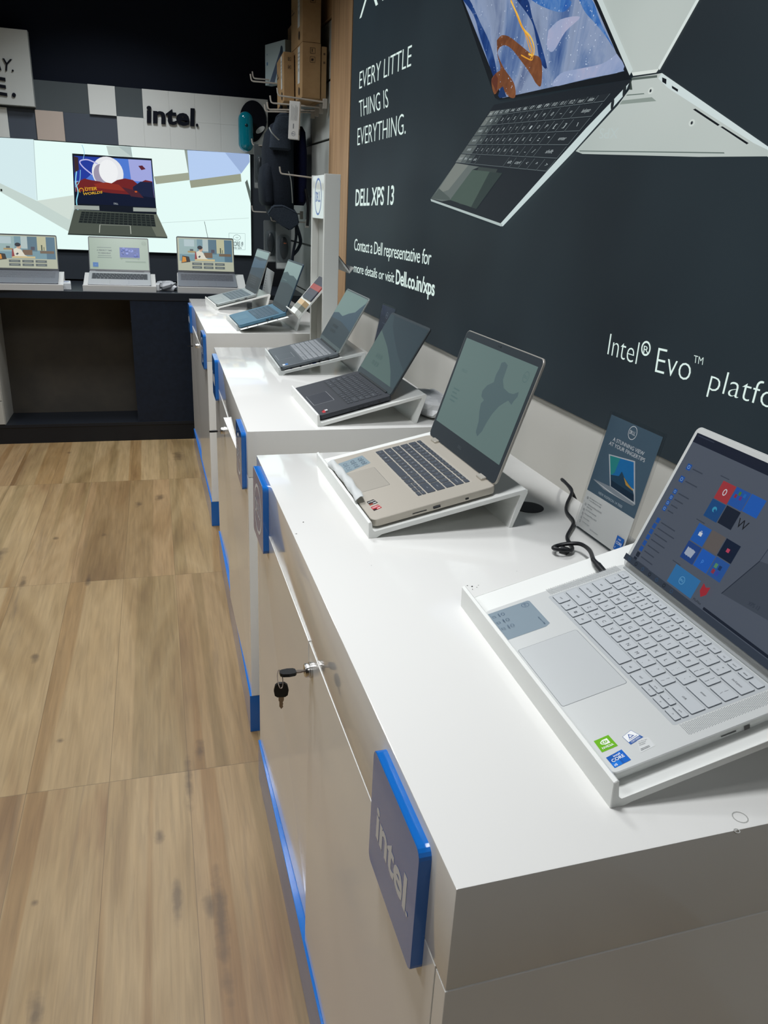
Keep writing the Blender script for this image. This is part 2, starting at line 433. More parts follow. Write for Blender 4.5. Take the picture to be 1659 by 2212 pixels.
# black cable hole and small marks on the near top
def on_top(par, name, m, f):
    bm = nb(); f(bm); return mk(name, bm, m, par, world=True)
gx, gy = .664, 1.250
def f(bm): tube(bm, [(gx, gy, ZT-.02), (gx, gy, ZT+.0008), (gx, gy, ZT+.0012)], [.030, .030, .026], 28)
on_top(top1, 'cable_hole', mat('0a0d14', .5), f)
SC1 = mat('a9aaa6', .6); SC2 = mat('3a3a38', .7)
def mark(f, nm='scuff_mark'):
    a = Art(lambda x, y, l: Vector((x, y, ZT+.0002)), .0003); f(a); a.done(nm, top1, world=True)
mark(lambda a: a.ring(.502, .454, .0075, .0075, .0011, SC1, n=14), 'ring_mark'); mark(lambda a: a.ring(.487, .440, .003, .003, .0009, SC1, n=10), 'ring_mark')
for (px, py, r) in ((.430, .953, .0022), (.424, .957, .0014), (.436, .949, .0012), (.441, .955, .001), (.427, .944, .0012), (.227, 1.243, .002), (.206, 1.193, .0018), (.30, 1.05, .0008), (.52, .99, .0007)):
    mark(lambda a: a.ellipse(px, py, r, r*.6, SC2, rot=random.random()*3, n=7))

# keys in the locks
def key_mesh(bm, T, mi_bow=0, mi_blade=1):
    bow = [(-.010, .003), (-.0115, .012), (-.0095, .021), (-.005, .025), (.005, .025), (.0095, .021), (.0115, .012), (.010, .003), (.006, 0), (-.006, 0)]
    prism(bm, bow, lambda x, y, h: T @ Vector((x, y, h-.0025)), .005, mi_bow)
    bl = [(-.0042, 0), (-.0042, -.007), (-.003, -.009), (-.003, -.018), (0, -.023), (.003, -.019), (.0022, -.016), (.0032, -.014), (.0022, -.011), (.0036, -.008), (.0042, -.006), (.0042, 0)]
    prism(bm, bl, lambda x, y, h: T @ Vector((x, y, h-.001)), .002, mi_blade)
def keyset(par_c, y, z, label, hang=True, out=0., swing=0.):
    Mc = par_c.matrix_basis; p = Mc @ Vector((out-.011, y, z))
    t = thing('key_set', label, 'keys', Matrix.Translation(p) @ Matrix.Rotation(Mc.to_euler().z+swing, 4, 'Z'), group='keys in the cabinet locks')
    def one(T, name):
        k = nb(); key_mesh(k, T); return mk(name, k, [BLACK, DKMETAL], t)
    T1 = Matrix.Translation((-.012, 0, 0)) @ Matrix.Rotation(math.radians(-10), 4, 'X') @ Matrix.Rotation(math.radians(90), 4, 'Z')
    one(T1, 'key')
    if hang:
        bm = nb(); C0 = Vector((-.0365, 0, -.010))
        tube(bm, [C0+Vector((math.cos(a)*.004, math.sin(a)*.009, math.sin(a)*.011+.0)) for a in [2*PI*i/20 for i in range(21)]], .0008, 6)
        mk('ring', bm, DKMETAL, t, smooth=True)
        T2 = Matrix.Translation((-.035, -.001, -.041)) @ Matrix.Rotation(math.radians(90), 4, 'X') @ Matrix.Rotation(math.radians(-8), 4, 'Y')
        one(T2, 'key')
    return t
keyset(c1, .580, .728, 'black headed key in the nearest cabinet lock with a second key hanging from it', True, -.003)
keyset(c2, .577, .728, 'single black headed key in the lock of the middle cabinet', False, -.013, .15)
keyset(c3, .610, .728, 'single black headed key in the lock of the farthest cabinet', False, -.002)

# ---------------------------------------------------------------- laptops on sloping stands
def lap_frame(P):
    x, y, z, yaw, tilt, lid, w, dp, lh, t = P
    Xl = Vector((math.sin(yaw), -math.cos(yaw), 0)); Yh = Vector((math.cos(yaw), math.sin(yaw), 0))
    Yl = Yh*math.cos(tilt)+Vector((0, 0, 1))*math.sin(tilt); Zl = Xl.cross(Yl)
    M = Matrix.Identity(4)
    for i in range(3): M[i][0], M[i][1], M[i][2], M[i][3] = Xl[i], Yl[i], Zl[i], (x, y, z)[i]
    return M, Xl, Yh
def stand(P, zt, off, half, label, m, yb=.279, yf=.25, lip=.028, group='sloping laptop stands', th=.007):
    x, y, z, yaw, tilt = P[:5]; M, Xl, Yh = lap_frame(P); h0 = z-zt-.0006; tn = math.tan(tilt)
    S = Matrix.Identity(4)
    for i in range(3): S[i][0], S[i][1], S[i][3] = Xl[i], Yh[i], (x, y, zt)[i]
    zb = h0+yb*tn; e = th/math.cos(tilt); y1 = max(0., (e-h0)/tn)
    pr = [(-.0105, 0), (y1+.004, 0), (y1+.012, h0+(y1+.012)*tn-e), (yb-.016, h0+(yb-.016)*tn-e), (yb-.012, zb-e-.004), (yf, 0), (yf+.0075, 0),
          (yb+.001, zb-.009), (yb+.0005, zb-.003), (yb-.004, zb-.0008), (0., h0), (-.0042, h0+.003), (-.006, lip), (-.008, lip+.0012), (-.0115, lip-.001)]
    bm = nb(); prism(bm, pr, lambda a, b, h: Vector((off-half+h, a, b)), 2*half)
    bmesh.ops.bevel(bm, geom=[e for e in bm.edges if abs(e.verts[0].co.x-e.verts[1].co.x) < 1e-6], offset=.0008, segments=1, affect='EDGES')
    return mk('laptop_stand', bm, m, None, S, label=label, cat='laptop stand', group=group)

ROWS = [
 [('esc', 1)]+[('f%d' % i, 1) for i in range(1, 13)]+[('insert', 1), ('delete', 1), ('', 1)],
 [('`', 1)]+[(c, 1) for c in '1234567890-=']+[('backspace', 2)],
 [('tab', 1.5)]+[(c, 1) for c in 'QWERTYUIOP[]']+[('\\', 1.5)],
 [('caps lock', 1.75)]+[(c, 1) for c in "ASDFGHJKL;'"]+[('enter', 2.25)],
 [('shift', 2.25)]+[(c, 1) for c in 'ZXCVBNM,./']+[('shift', 2.75)],
 [('ctrl', 1.25), ('fn', 1), ('win', 1), ('alt', 1), (' ', 5), ('alt', 1), ('ctrl', 1.25), ('<', 1.15), ('^', 1.2), ('>', 1.15)]]
SH = dict(zip('1234567890-=[];\',./\\`', '!@#$%^&*()_+{}:"<>?|~'))
def keyboard(par, x0, x1, y0, y1, z, mk_, mwell, mleg, gap=.0028, h=.0012, legends=2, single=False, fnh=.62, mside=None):
    """one key = one mesh under the keyboard; its legend is printed on it"""
    bm = nb(); slab(bm, x1-x0+.006, y1-y0+.006, .003, [(0, z-.0004), (0, z+.0001)], (x0+x1)/2, (y0+y1)/2)
    kb = mk('keyboard', bm, mwell, par)
    rh = (y1-y0)/(5+fnh); y = y1; big = nb() if single else None
    for ri, row in enumerate(ROWS):
        hh = rh*fnh if ri == 0 else rh
        u = (x1-x0)/sum(k[1] for k in row); x = x0
        for lab, w in row:
            X0, X1, Y0, Y1 = x+gap/2, x+w*u-gap/2, y-hh+gap/2, y-gap/2; x += w*u
            cells = [(lab, Y0, Y1)]
            if lab == '^': cells = [('^', (Y0+Y1)/2+.0006, Y1), ('v', Y0, (Y0+Y1)/2-.0006)]
            elif lab in '<>' and lab and ri == 5: cells = [('pg up' if lab == '<' else 'pg dn', (Y0+Y1)/2+.0006, Y1), (lab, Y0, (Y0+Y1)/2-.0006)]
            for lb, a, b in cells:
                k = big if single else nb(); cx, cy = (X0+X1)/2, (a+b)/2
                slab(k, X1-X0, b-a, .0014, [(0, z), (0, z+h*.7), (.0004, z+h)], cx, cy, 0 if single else 1, n=2 if single else 3, topmi=0)
                if single: continue
                ms = [mk_, mside or mk_]
                if legends and lb.strip():
                    A = Art(lambda p, q, l: Vector((p, q, z+h+.00012)), 0); A.bm.free(); A.bm = k; A.mats = ms
                    kh = b-a
                    if len(lb) == 1 and lb in SH and ri != 5:
                        A.texth(SH[lb], (cx, cy+kh*.10), kh*.22, mleg, anchor='c'); A.texth(lb, (cx, cy-kh*.30), kh*.22, mleg, anchor='c')
                    elif lb == 'win':
                        for i in (-1, 1):
                            for j in (-1, 1): A.rect(cx+i*.0011-.0009, cx+i*.0011+.0009, cy+j*.0011-.0009, cy+j*.0011+.0009, mleg, 1)
                    elif len(lb) == 1: A.texth(lb, (cx, cy-kh*.14), kh*.26 if ri < 5 else .0026, mleg, anchor='c', bold=.0)
                    else:
                        hgt = min(kh*.20, .0026); wd = width(lb); ww = (wd[1]-wd[0])*hgt/caph(); sx = min(1., (X1-X0)*.8/ww)
                        A.texth(lb, (cx, cy-hgt/2), hgt, mleg, sx=sx, anchor='c')
                mk('key', k, ms, kb)
        y -= hh
    if single: mk('key_grid', big, mk_, kb)
    return kb
def port(a, pts, m): a.poly(pts, m)

def laptop(P, name, label, mbase, mlid, mbez, screen=None, bez=(.004, .006, .014), tp=None, mtp=None, kbd=None, group=None, rad=.009, hinge=True, cat='laptop', lidthick=.005, ports=None, tpedge=None):
    x, y, z, yaw, tilt, lid, w, dp, lh, t = P; M, Xl, Yh = lap_frame(P)
    o = thing('laptop', label, cat, M, group=group)
    bm = nb(); slab(bm, w, dp, rad, [(.006, .0022), (.002, .004), (.0003, t*.55), (0, t-.0010), (.0009, t)], 0, dp/2, n=5)
    for sx in (-1, 1): slab(bm, w*.5, .008, .003, [(0, .0003), (0, .004)], 0, .03 if sx < 0 else dp-.03)
    b = mk('base', bm, mbase, o, smooth=True)
    if kbd: keyboard(b, *kbd)
    if tp:
        bm = nb(); x0, x1, y0, y1 = tp
        slab(bm, x1-x0+.0012, y1-y0+.0012, .003, [(0, t-.0002), (0, t+.00008)], (x0+x1)/2, (y0+y1)/2, 0)
        slab(bm, x1-x0, y1-y0, .0025, [(0, t), (0, t+.0002)], (x0+x1)/2, (y0+y1)/2, 1)
        mk('touchpad', bm, [tpedge or mat('8d9294', .25, metal=.6), mtp or mbase], b)
    if ports:
        a = Art(lambda p, q, l: Vector((w/2+.0001+l, p, q)), .0001)
        for kind_, y0, y1, z0, z1 in ports:
            a.rect(y0, y1, z0, z1, BLACK if kind_ != 'jack' else mat('2a2622', .3), 1)
            if kind_ == 'usb': a.rect(y0+.001, y1-.001, (z0+z1)/2, z1-.0006, mat('4a4e55', .4), 2)
        a.done('port', b)
    if hinge:
        bm = nb(); tube(bm, [(-w*.40, dp-.003, t-.0005), (w*.40, dp-.003, t-.0005)], .0042, 12)
        mk('hinge', bm, mat('22262a', .4), o, smooth=True)
    ML = Matrix.Translation((0, dp-.004, t)) @ Matrix.Rotation(PI-lid, 4, 'X')
    bm = nb(); slab(bm, w, lh, rad, [(.0012, -lidthick), (0, -lidthick*.75), (0, -.0006), (.0006, 0)], 0, lh/2, n=5)
    l = mk('lid', bm, mlid, o, ML, smooth=True)
    bm = nb(); slab(bm, w-.0036, lh-.0036, rad-.0018, [(0, -.0002), (0, .0004), (.0003, .0005)], 0, lh/2, n=5)
    mk('bezel', bm, mbez, l)
    if screen:
        s, tb, bb = bez
        A = Art(lambda p, q, h: Vector((p, q, .0006+h)), .00012)
        screen(A, -w/2+s, w/2-s, bb, lh-tb)
        A.done('screen', l)
    return o, b, l
def emat(h, e=1.): return mat(h, .35, emit=e, spec=.35)

# --- nearest laptop: silver, start menu on the screen
LA = (0.3987,0.6717,0.8943,-0.0120,0.2726,2.2249,0.3261,0.2106,0.2093,0.0150); LB = (0.3285,1.3265,0.8966,0.0251,0.2169,2.0911,0.3317,0.2303,0.2311,0.0180); LC = (0.3805,2.0450,0.8935,0.0282,0.2471,2.3435,0.3222,0.1980,0.1988,0.0160); LDD = (0.3832,2.6785,0.8967,-0.0072,0.2283,2.3128,0.3286,0.1994,0.2049,0.0140); LE = (0.2866,4.3400,0.8997,0.0769,0.2415,2.1472,0.3285,0.2204,0.2235,0.0150); LF = (0.3343,3.5961,0.8977,0.0406,0.2580,2.1894,0.3241,0.2156,0.2175,0.0170); LG = (-0.7109,4.8720,0.9170,1.6241,0.2136,2.2354,0.3580,0.2349,0.2165,0.0160); LM = (-0.1999,4.8958,0.9142,1.5792,0.2186,2.3498,0.3497,0.2522,0.2254,0.0180); LR = (0.3024,4.9034,0.9158,1.5375,0.2529,2.1964,0.3479,0.2398,0.2217,0.0170)
SILVER = mat('d4d7d5', .34, metal=.2, name='silver_aluminium')
def screenA(a, x0, x1, y0, y1):
    bg = emat('484f5b'); a.rect(x0, x1, y0, y1, bg)
    (p, q) = [(-0.1571,0.1989),(-0.157,0.1879)]
    a.rect(x0, x1, q[1], y1, emat('131a2a'))
    d = [(-0.1533,0.1971),(-0.1199,0.1984)]
    a.rect(d[0][0], d[1][0], d[1][1], d[0][1], emat('2a3140'))
    # faint wallpaper laptop on the right
    wl = [(0.01267,0.04608),(0.03574,0.1003),(0.04545,0.1032)]
    a.poly([wl[0], (wl[1][0], wl[1][1]), (x1, wl[1][1]+.02), (x1, wl[0][1]+.01)], emat('3b424d'))
    a.line([wl[0], wl[1]], .0012, emat('232a36')); a.line([wl[1], (wl[1][0]+.004, y1-.06)], .001, emat('2b3340'))
    t = [(0.05209,0.05269),(0.06828,0.05395),(0.05205,0.05573)]
    a.text('XPS 13', t[0], t[1], (t[0][0], t[0][1]+.0045), emat('2a313d'))
    tl = [('8c2f35', [(-0.07317,0.1609),(-0.05049,0.1612),(-0.04889,0.138),(-0.07295,0.1365)]), ('1f4a8e', [(-0.0493,0.1613),(-0.02491,0.162),(-0.02343,0.1393),(-0.04817,0.1377)]), ('1b4f9c', [(-0.02386,0.1619),(-0.0003512,0.1622),(0.001999,0.1393),(-0.02255,0.1391)]),
          ('18406f', [(-0.07374,0.1358),(-0.04969,0.1367),(-0.0485,0.1134),(-0.0739,0.1118)]), ('151d2c', [(-0.04777,0.1365),(-0.02422,0.1375),(-0.02277,0.114),(-0.04758,0.1133)]),
          ('1e4f97', [(-0.07282,0.1019),(-0.05009,0.1032),(-0.04893,0.07991),(-0.0733,0.07761)]), ('55504f', [(-0.04805,0.1029),(-0.02441,0.1039),(-0.02309,0.08045),(-0.04796,0.07938)]), ('101c30', [(-0.02254,0.1034),(0.002235,0.1035),(0.002559,0.08056),(-0.02198,0.08003)]),
          ('1d3a72', [(-0.07398,0.07671),(-0.04877,0.07803),(-0.04853,0.05465),(-0.07361,0.05348)]), ('1c4f9e', [(-0.04722,0.07778),(-0.02293,0.07862),(-0.02237,0.05496),(-0.04759,0.05452)]), ('244a86', [(-0.02162,0.07925),(0.001665,0.07919),(0.00287,0.05543),(-0.02145,0.05446)]),
          ('2a6292', [(-0.0735,0.04346),(-0.02406,0.04482),(-0.02346,0.02133),(-0.07139,0.01708)])]
    R = []
    for h, q in tl:
        xs = sum(v[0] for v in q)/4; ys = sum(v[1] for v in q)/4
        w_ = (abs(q[1][0]-q[0][0])+abs(q[2][0]-q[3][0]))/4; hh = (abs(q[0][1]-q[3][1])+abs(q[1][1]-q[2][1]))/4
        a.rect(xs-w_, xs+w_, ys-hh, ys+hh, emat(h), 6); R.append((xs, ys, w_, hh))
    a.n = 7; wt = emat('9aa3ad'); wh = emat('b7bcc2')
    x, y, w_, h_ = R[0]; a.ring(x, y, w_*.26, h_*.36, w_*.10, wh)
    x, y, w_, h_ = R[1]
    for i, c in enumerate(('7a2438', '3a6a2c', '5a2a6a', '1b5a9c')): a.rect(x-w_*.7+i*w_*.35, x-w_*.4+i*w_*.35, y+(h_*.3 if i % 2 else -h_*.1), y+(h_*.7 if i % 2 else h_*.3), emat(c))
    x, y, w_, h_ = R[3]; a.ellipse(x, y+h_*.1, w_*.3, h_*.3, emat('2f7f9f')); a.ellipse(x+w_*.12, y, w_*.16, h_*.16, emat('18406f'))
    x, y, w_, h_ = R[5]; a.rect(x-w_*.25, x+w_*.25, y-h_*.15, y+h_*.25, wh); a.ring(x, y+h_*.28, w_*.12, h_*.15, w_*.05, wh)
    x, y, w_, h_ = R[7]; a.rect(x-w_*.2, x+w_*.2, y-h_*.2, y+h_*.2, emat('a03a52'))
    x, y, w_, h_ = R[8]
    for i in range(3): a.poly([(x-w_*.6+i*w_*.35, y-h_*.4), (x-w_*.2+i*w_*.35, y-h_*.5), (x-w_*.1+i*w_*.38, y+h_*.35), (x-w_*.55+i*w_*.36, y+h_*.45)], emat('8d97a8'))
    x, y, w_, h_ = R[9]; a.texth('p', (x, y-h_*.25), h_*.45, emat('3f78c0'), anchor='c')
    x, y, w_, h_ = R[10]
    for i, c in enumerate(('7a2b3c', '2b3f8c', '4a7a5a', '17305a')): a.rect(x-w_*.5+(i % 2)*w_*.6, x-w_*.1+(i % 2)*w_*.6, y-h_*.6+(i//2)*h_*.6, y-h_*.15+(i//2)*h_*.6, emat(c))
    x, y, w_, h_ = R[11]; circle_badge(a, x, y, h_*.4, emat('5d93b8'))
    wp = [(-0.009902,0.1257)]
    a.texth('W', (wp[0][0], wp[0][1]-.005), .011, emat('14171d'), anchor='c')
    sp_ = [(-0.01513,0.04093),(-0.004779,0.04099),(-0.003066,0.03233),(-0.01363,0.03245)]
    cx, cy = sum(v[0] for v in sp_)/4, sum(v[1] for v in sp_)/4
    a.poly([(cx-.006, cy+.008), (cx, cy+.005), (cx+.006, cy+.008), (cx+.006, cy-.002), (cx, cy-.008), (cx-.006, cy-.002)], emat('8a2630'))
    a.texth('McAfee', (cx-.008, cy-.016), .0032, emat('20242c'))
    ic = [(-0.1353,0.1568),(-0.1357,0.1391),(-0.135,0.1214),(-0.1357,0.1124),(-0.1358,0.1041),(-0.1358,0.09583),(-0.135,0.07808),(-0.1356,0.06944),(-0.1355,0.06107),(-0.1355,0.05266),(-0.1353,0.04366),(-0.1354,0.03508),(-0.1353,0.02616),(-0.1359,0.01838)]
    fm = emat('343b47')
    for i, (x, y) in enumerate(ic):
        s = .0042 if i < 2 else .0034; a.rect(x-s, x+s, y-s, y+s, emat('1c4688' if i not in (12, 13) else '1d2430'))
        if i < 6: a.ring(x, y, s*.6, s*.6, s*.2, emat('6f8fb8'), n=12)
        ln = (.020, .024, .022, .018, .014, .012, .030, .036, .028, .030, .026, .022, .026, .024)[i]
        a.rect(x+s+.004, x+s+.004+ln, y-.0008, y+.0008, fm)
    a.rect(x0, x1, y0, y0+.0085, emat('2f3743'))
    b = [(0.007211,0.02264),(0.1016,0.02761)]
    a.rect(b[0][0], x1, y0+.0095, y0+.0128, emat('161d2a'))
    for i in range(7): a.ring(x0+.012+i*.016, y0+.0043, .0026, .0026, .0008, emat('15191f') if i % 2 else emat('2c4560'), n=10)
    for px, pw in (((1360, 430), .016), ((1190, 745), .012), ((1020, 1040), .010)): pass
    hd = [(-0.07308,0.1651),(-0.07226,0.1057),(-0.07257,0.04693)]
    for (x, y) in hd: a.rect(x, x+.016, y-.0006, y+.0006, fm)
oA, bA, lA = laptop(LA, 'laptop', 'silver laptop nearest the camera, start menu open on its screen', SILVER, mat('d2d5d3', .3, metal=.2), mat('cfd2d0', .35),
    screenA, (.0065, .0085, .010), (-.062, .0545, .005, .083), mat('cdd1d1', .3, metal=.2), (-.1445, .1315, .090, .1985, LA[9], mat('bcc1c4', .38), mat('b4b9bb', .4), mat('4b5055', .5), .0028, .0014, 2, False, .62, mat('6f767d', .5)),  # last colour darkens the key sides: shade at the edges painted in
    'laptops along the poster wall', ports=[('sd', .120, .137, .0085, .0098), ('jack', .146, .1525, .0055, .0108)], tpedge=mat('7f8588', .4), hinge=False)
tA = LA[9]
bm = nb()
for x0, x1, sk in ((-.1645, -.1495, -.0), (.1365, .153, 0)):
    for i in range(9):
        for j in range(62):
            px = x0+(x1-x0)*(i+.5*(j % 2))/9; py = .093+.104*j/61
            slab(bm, .0010, .0010, .0004, [(0, tA-.0001), (0, tA+.00012)], px, py, n=1)
mk('speaker_grille', bm, mat('6f7478', .5), bA)
bm = nb(); slab(bm, LA[6]*.94, .0035, .0012, [(0, tA-.0005), (0, tA+.0018)], 0, LA[7]-.0065); mk('hinge_cover', bm, mat('b5b9b9', .3, metal=.4), bA)
def sticker(par, t, name='sticker'): return Art(lambda p, q, l: Vector((p, q, t+.0001+l)), .00008)
a = sticker(bA, tA)
q = [(-0.154,-0.001551),(-0.1548,0.06328),(-0.0907,0.0616),(-0.08539,0.0002557)]
x0 = min(q[0][0], q[1][0]); x1 = max(q[2][0], q[3][0]); y0 = min(q[0][1], q[3][1]); y1 = max(q[1][1], q[2][1])
x0, x1 = (q[0][0]+q[1][0])/2, (q[2][0]+q[3][0])/2; y0, y1 = (q[0][1]+q[3][1])/2, (q[1][1]+q[2][1])/2
a.poly([(x0+.002, y0), (x1-.002, y0), (x1, y0+.002), (x1, y1-.007), (x1-.004, y1), (x0+.002, y1), (x0, y1-.002), (x0, y0+.002)], mat('8696a0', .25))
dk = mat('33506e', .5); circle_badge(a, x0+.008, y1-.009, .0052, dk)
a.texth('Inspiron 14 7000', (x1-.024, y1-.007), .0019, dk)
for i in range(3):
    for j in range(2):
        cx, cy = x0+.011+i*.0155, y0+.008+j*.0125
        a.ring(cx, cy, .0034, .0026, .0005, dk, n=6 if j else 4, rot=.78 if j == 0 else 0); a.rect(cx-.0045, cx+.0045, cy-.0050, cy-.0046, dk); a.rect(cx-.0035, cx+.0035, cy-.0060, cy-.0056, dk)
a.done('sticker', bA, label='grey feature sticker left of the touchpad')
def sq(q): return ((q[0][0]+q[3][0])/2, (q[1][0]+q[2][0])/2, (q[2][1]+q[3][1])/2, (q[0][1]+q[1][1])/2)
def quad_uv(q):  # q: far-left, far-right, near-right, near-left as seen by the user
    q = [Vector(v) for v in q]
    return lambda u, v: (q[3]*(1-u)+q[2]*u)*(1-v)+(q[0]*(1-u)+q[1]*u)*v
def art_in(par, t, q, name, label, f):
    uv = quad_uv(q); a = Art(lambda u, v, l: Vector((*uv(u, v), t+.0001+l)), .00008); f(a); a.done(name, par, label=label)
def st_green(a):
    a.rect(0, 1, 0, 1, mat('6cb417', .3)); w = mat('f2f5ee', .4); g = mat('6cb417', .3)
    a.rect(.42, .78, .42, .82, w); a.ellipse(.50, .62, .26, .17, w); a.ellipse(.50, .62, .19, .11, g); a.ellipse(.50, .62, .12, .075, w); a.ellipse(.52, .62, .055, .05, g)
    a.text('NVIDIA', (.14, .14), (.86, .14), (.14, .31), w, .02)
art_in(bA, tA, [(0.1159,0.008028),(0.1151,0.02498),(0.1327,0.02565),(0.1335,0.007481)], 'sticker', 'green square sticker at the front right corner', st_green)
def st_core(a):
    a.rect(0, 1, 0, 1, mat('0a58b0', .3)); a.rect(0, .5, 0, .45, mat('0a74d6', .3)); a.rect(.62, 1, 0, 1, mat('0863c4', .3)); w = mat('eef3f6', .4)
    a.text('intel', (.36, .74), (.78, .74), (.36, .90), w, .01); a.text('CORE', (.12, .42), (.88, .42), (.12, .66), w, .012); a.text('i5', (.08, .08), (.26, .08), (.08, .24), w, .02)
art_in(bA, tA, [(0.1414,0.007231),(0.1389,0.02585),(0.155,0.02659),(0.1571,0.007673)], 'sticker', 'blue square sticker at the front right corner', st_core)
def st_tuv(a):
    a.rect(0, 1, 0, 1, mat('3c64a8', .3)); a.rect(.03, .97, .28, .97, mat('f0f2f2', .4)); b = mat('1f4f9c', .4)
    a.poly([(.5, .88), (.74, .5), (.26, .5)], b); a.poly([(.5, .76), (.64, .56), (.36, .56)], mat('f0f2f2', .4))
    a.text('TÜVRheinland', (.16, .34), (.84, .34), (.16, .44), b); a.text('CERTIFIED', (.14, .06), (.86, .06), (.14, .20), mat('e8ecf2', .4))
art_in(bA, tA, [(0.1241,0.03555),(0.1197,0.0477),(0.1339,0.05325),(0.1374,0.03696)], 'sticker', 'white and blue certification sticker', st_tuv)
def st_clear(a):
    a.rect(0, 1, 0, 1, mat('d6d9d8', .3)); g = mat('7c8082', .5)
    for i, (t_, w_) in enumerate((('Low Blue Light', .8), ('Hardware', .6), ('Solution', .5))): a.text(t_, (.08, .78-i*.14), (.08+w_*.9, .78-i*.14), (.08, .87-i*.14), g)
    for i in range(2): a.rect(.08, .7, .22-i*.1, .25-i*.1, g)
art_in(bA, tA, [(0.1343,0.04538),(0.1361,0.05731),(0.1495,0.05638),(0.1512,0.03917)], 'sticker', 'pale text sticker beside the certification sticker', st_clear)
stand(LA, ZT, -.0235, .2035, 'white sloping stand holding the silver start-menu laptop nearest the camera', ACRYL, lip=.031)

# --- second laptop: warm silver with dark keys and a map on the screen
GOLD = mat('b8b2a6', .4, metal=.3, name='warm_silver_plastic')
def screenB(a, x0, x1, y0, y1):
    a.rect(x0, x1, y0, y1, emat('5c706e'))
    m = emat('4c5e62'); f_ = emat('4f6565')
    p = [(0.02596,0.1974),(0.03763,0.2012),(0.05228,0.1974),(0.05368,0.1844),(0.05466,0.1708),(0.06893,0.158),(0.09362,0.1545),(0.1095,0.1561),(0.1246,0.1637),(0.1269,0.1556),(0.1194,0.1444),(0.1171,0.138),(0.1011,0.1421),(0.09182,0.1361),(0.07695,0.1249),(0.06383,0.1072),(0.05659,0.09001),(0.05144,0.07007),(0.04136,0.05624),(0.02954,0.06224),(0.02507,0.0814),(0.01382,0.09798),(0.007176,0.1135),(0.01445,0.1215),(-0.001674,0.1254),(-0.005245,0.1355),(0.004647,0.1487),(0.025,0.1594),(0.0225,0.1741),(0.02623,0.1854)]
    a.poly(p, m)
    c = [(0.1289,0.1917)]
    circle_badge(a, c[0][0], c[0][1], .010, f_)
    t = [(-0.1228,0.1507),(-0.07596,0.1544),(-0.1283,0.1119),(-0.1196,0.09711)]
    a.texth('HELLO', t[0], .006, f_); 
    for i in range(4): a.rect(t[2][0], t[2][0]+(.030, .022, .034, .026)[i], t[2][1]-i*.008, t[2][1]-i*.008+.003, f_)
    a.texth('INDIA', (p[15][0]-.016, p[15][1]+.004), .003, f_)
oB, bB, lB = laptop(LB, 'laptop', 'warm silver laptop with dark keys and a map of a country on its grey screen', GOLD, mat('aaa79f', .35, metal=.3), mat('2b333a', .45),
    screenB, (.011, .016, .036), (-.0665, .038, .011, .073), mat('b3aea3', .35, metal=.3), (-.146, .122, .0985, .2005, LB[9], mat('3b424c', .45), mat('aca79c', .45), mat('aab0b4', .5)),
    'laptops along the poster wall', rad=.012, hinge=False, ports=[('sd', .072, .098, .0085, .0100), ('usb', .110, .1235, .0075, .0122), ('lock', .170, .1765, .0075, .0110)])
tB = LB[9]
a = Art(lambda p, q, l: Vector((p, q, .0006+l)), .0001); a.texth('DELL', (-.010, .016), .0055, mat('4c555b', .4), bold=.02, anchor='c'); a.ellipse(0, LB[8]-.008, .0022, .0022, mat('12161a', .2)); a.rect(-.012, -.006, LB[8]-.0085, LB[8]-.0075, mat('161b20', .4)); a.done('bezel_mark', lB)
for s in (-1, 1):
    bm = nb(); slab(bm, .024, .011, .002, [(0, tB-.001), (0, tB+.0035), (.001, tB+.0045)], s*.118, LB[7]-.008); mk('hinge', bm, mat('c2bdb2', .3, metal=.4), bB)
def st_grey(a):
    a.rect(0, 1, 0, 1, mat('8698a0', .3)); d = mat('55697a', .5)
    for i in range(3):
        for j in range(2): a.ring(.2+i*.3, .32+j*.4, .08, .1, .02, d, n=8); a.rect(.1+i*.3, .3+i*.3, .12+j*.4, .15+j*.4, d)
art_in(bB, tB, [(-0.1348,0.01668),(-0.1466,0.07159),(-0.09383,0.07436),(-0.07284,0.01546)], 'sticker', 'blue grey feature sticker left of the touchpad', st_grey)
def st_amd1(a):
    a.rect(0, 1, 0, 1, mat('1c1c1e', .3)); w = mat('dcdcdc', .4); a.text('RYZEN', (.1, .55), (.9, .55), (.1, .8), w, .01); a.rect(0, .45, 0, .3, mat('8f3a2c', .3)); a.rect(.5, .9, .15, .3, w)
def st_amd2(a):
    a.rect(0, 1, 0, 1, mat('b3222b', .3)); a.rect(0, .4, 0, .35, mat('2a1a1c', .3)); w = mat('e8dede', .4); a.text('RADEON', (.1, .55), (.9, .55), (.1, .82), w, .01); a.rect(.5, .9, .15, .3, w)
art_in(bB, tB, [(0.08557,0.01376),(0.08279,0.02747),(0.1018,0.03019),(0.1048,0.01437)], 'sticker', 'small black sticker by the front edge', st_amd1)
art_in(bB, tB, [(0.1128,0.01345),(0.1098,0.02775),(0.1262,0.03032),(0.1314,0.01405)], 'sticker', 'small red sticker by the front edge', st_amd2)
stand(LB, ZT, -.0290, .202, 'white sloping stand under the warm silver laptop with the map screen', ACRYL, lip=.029)
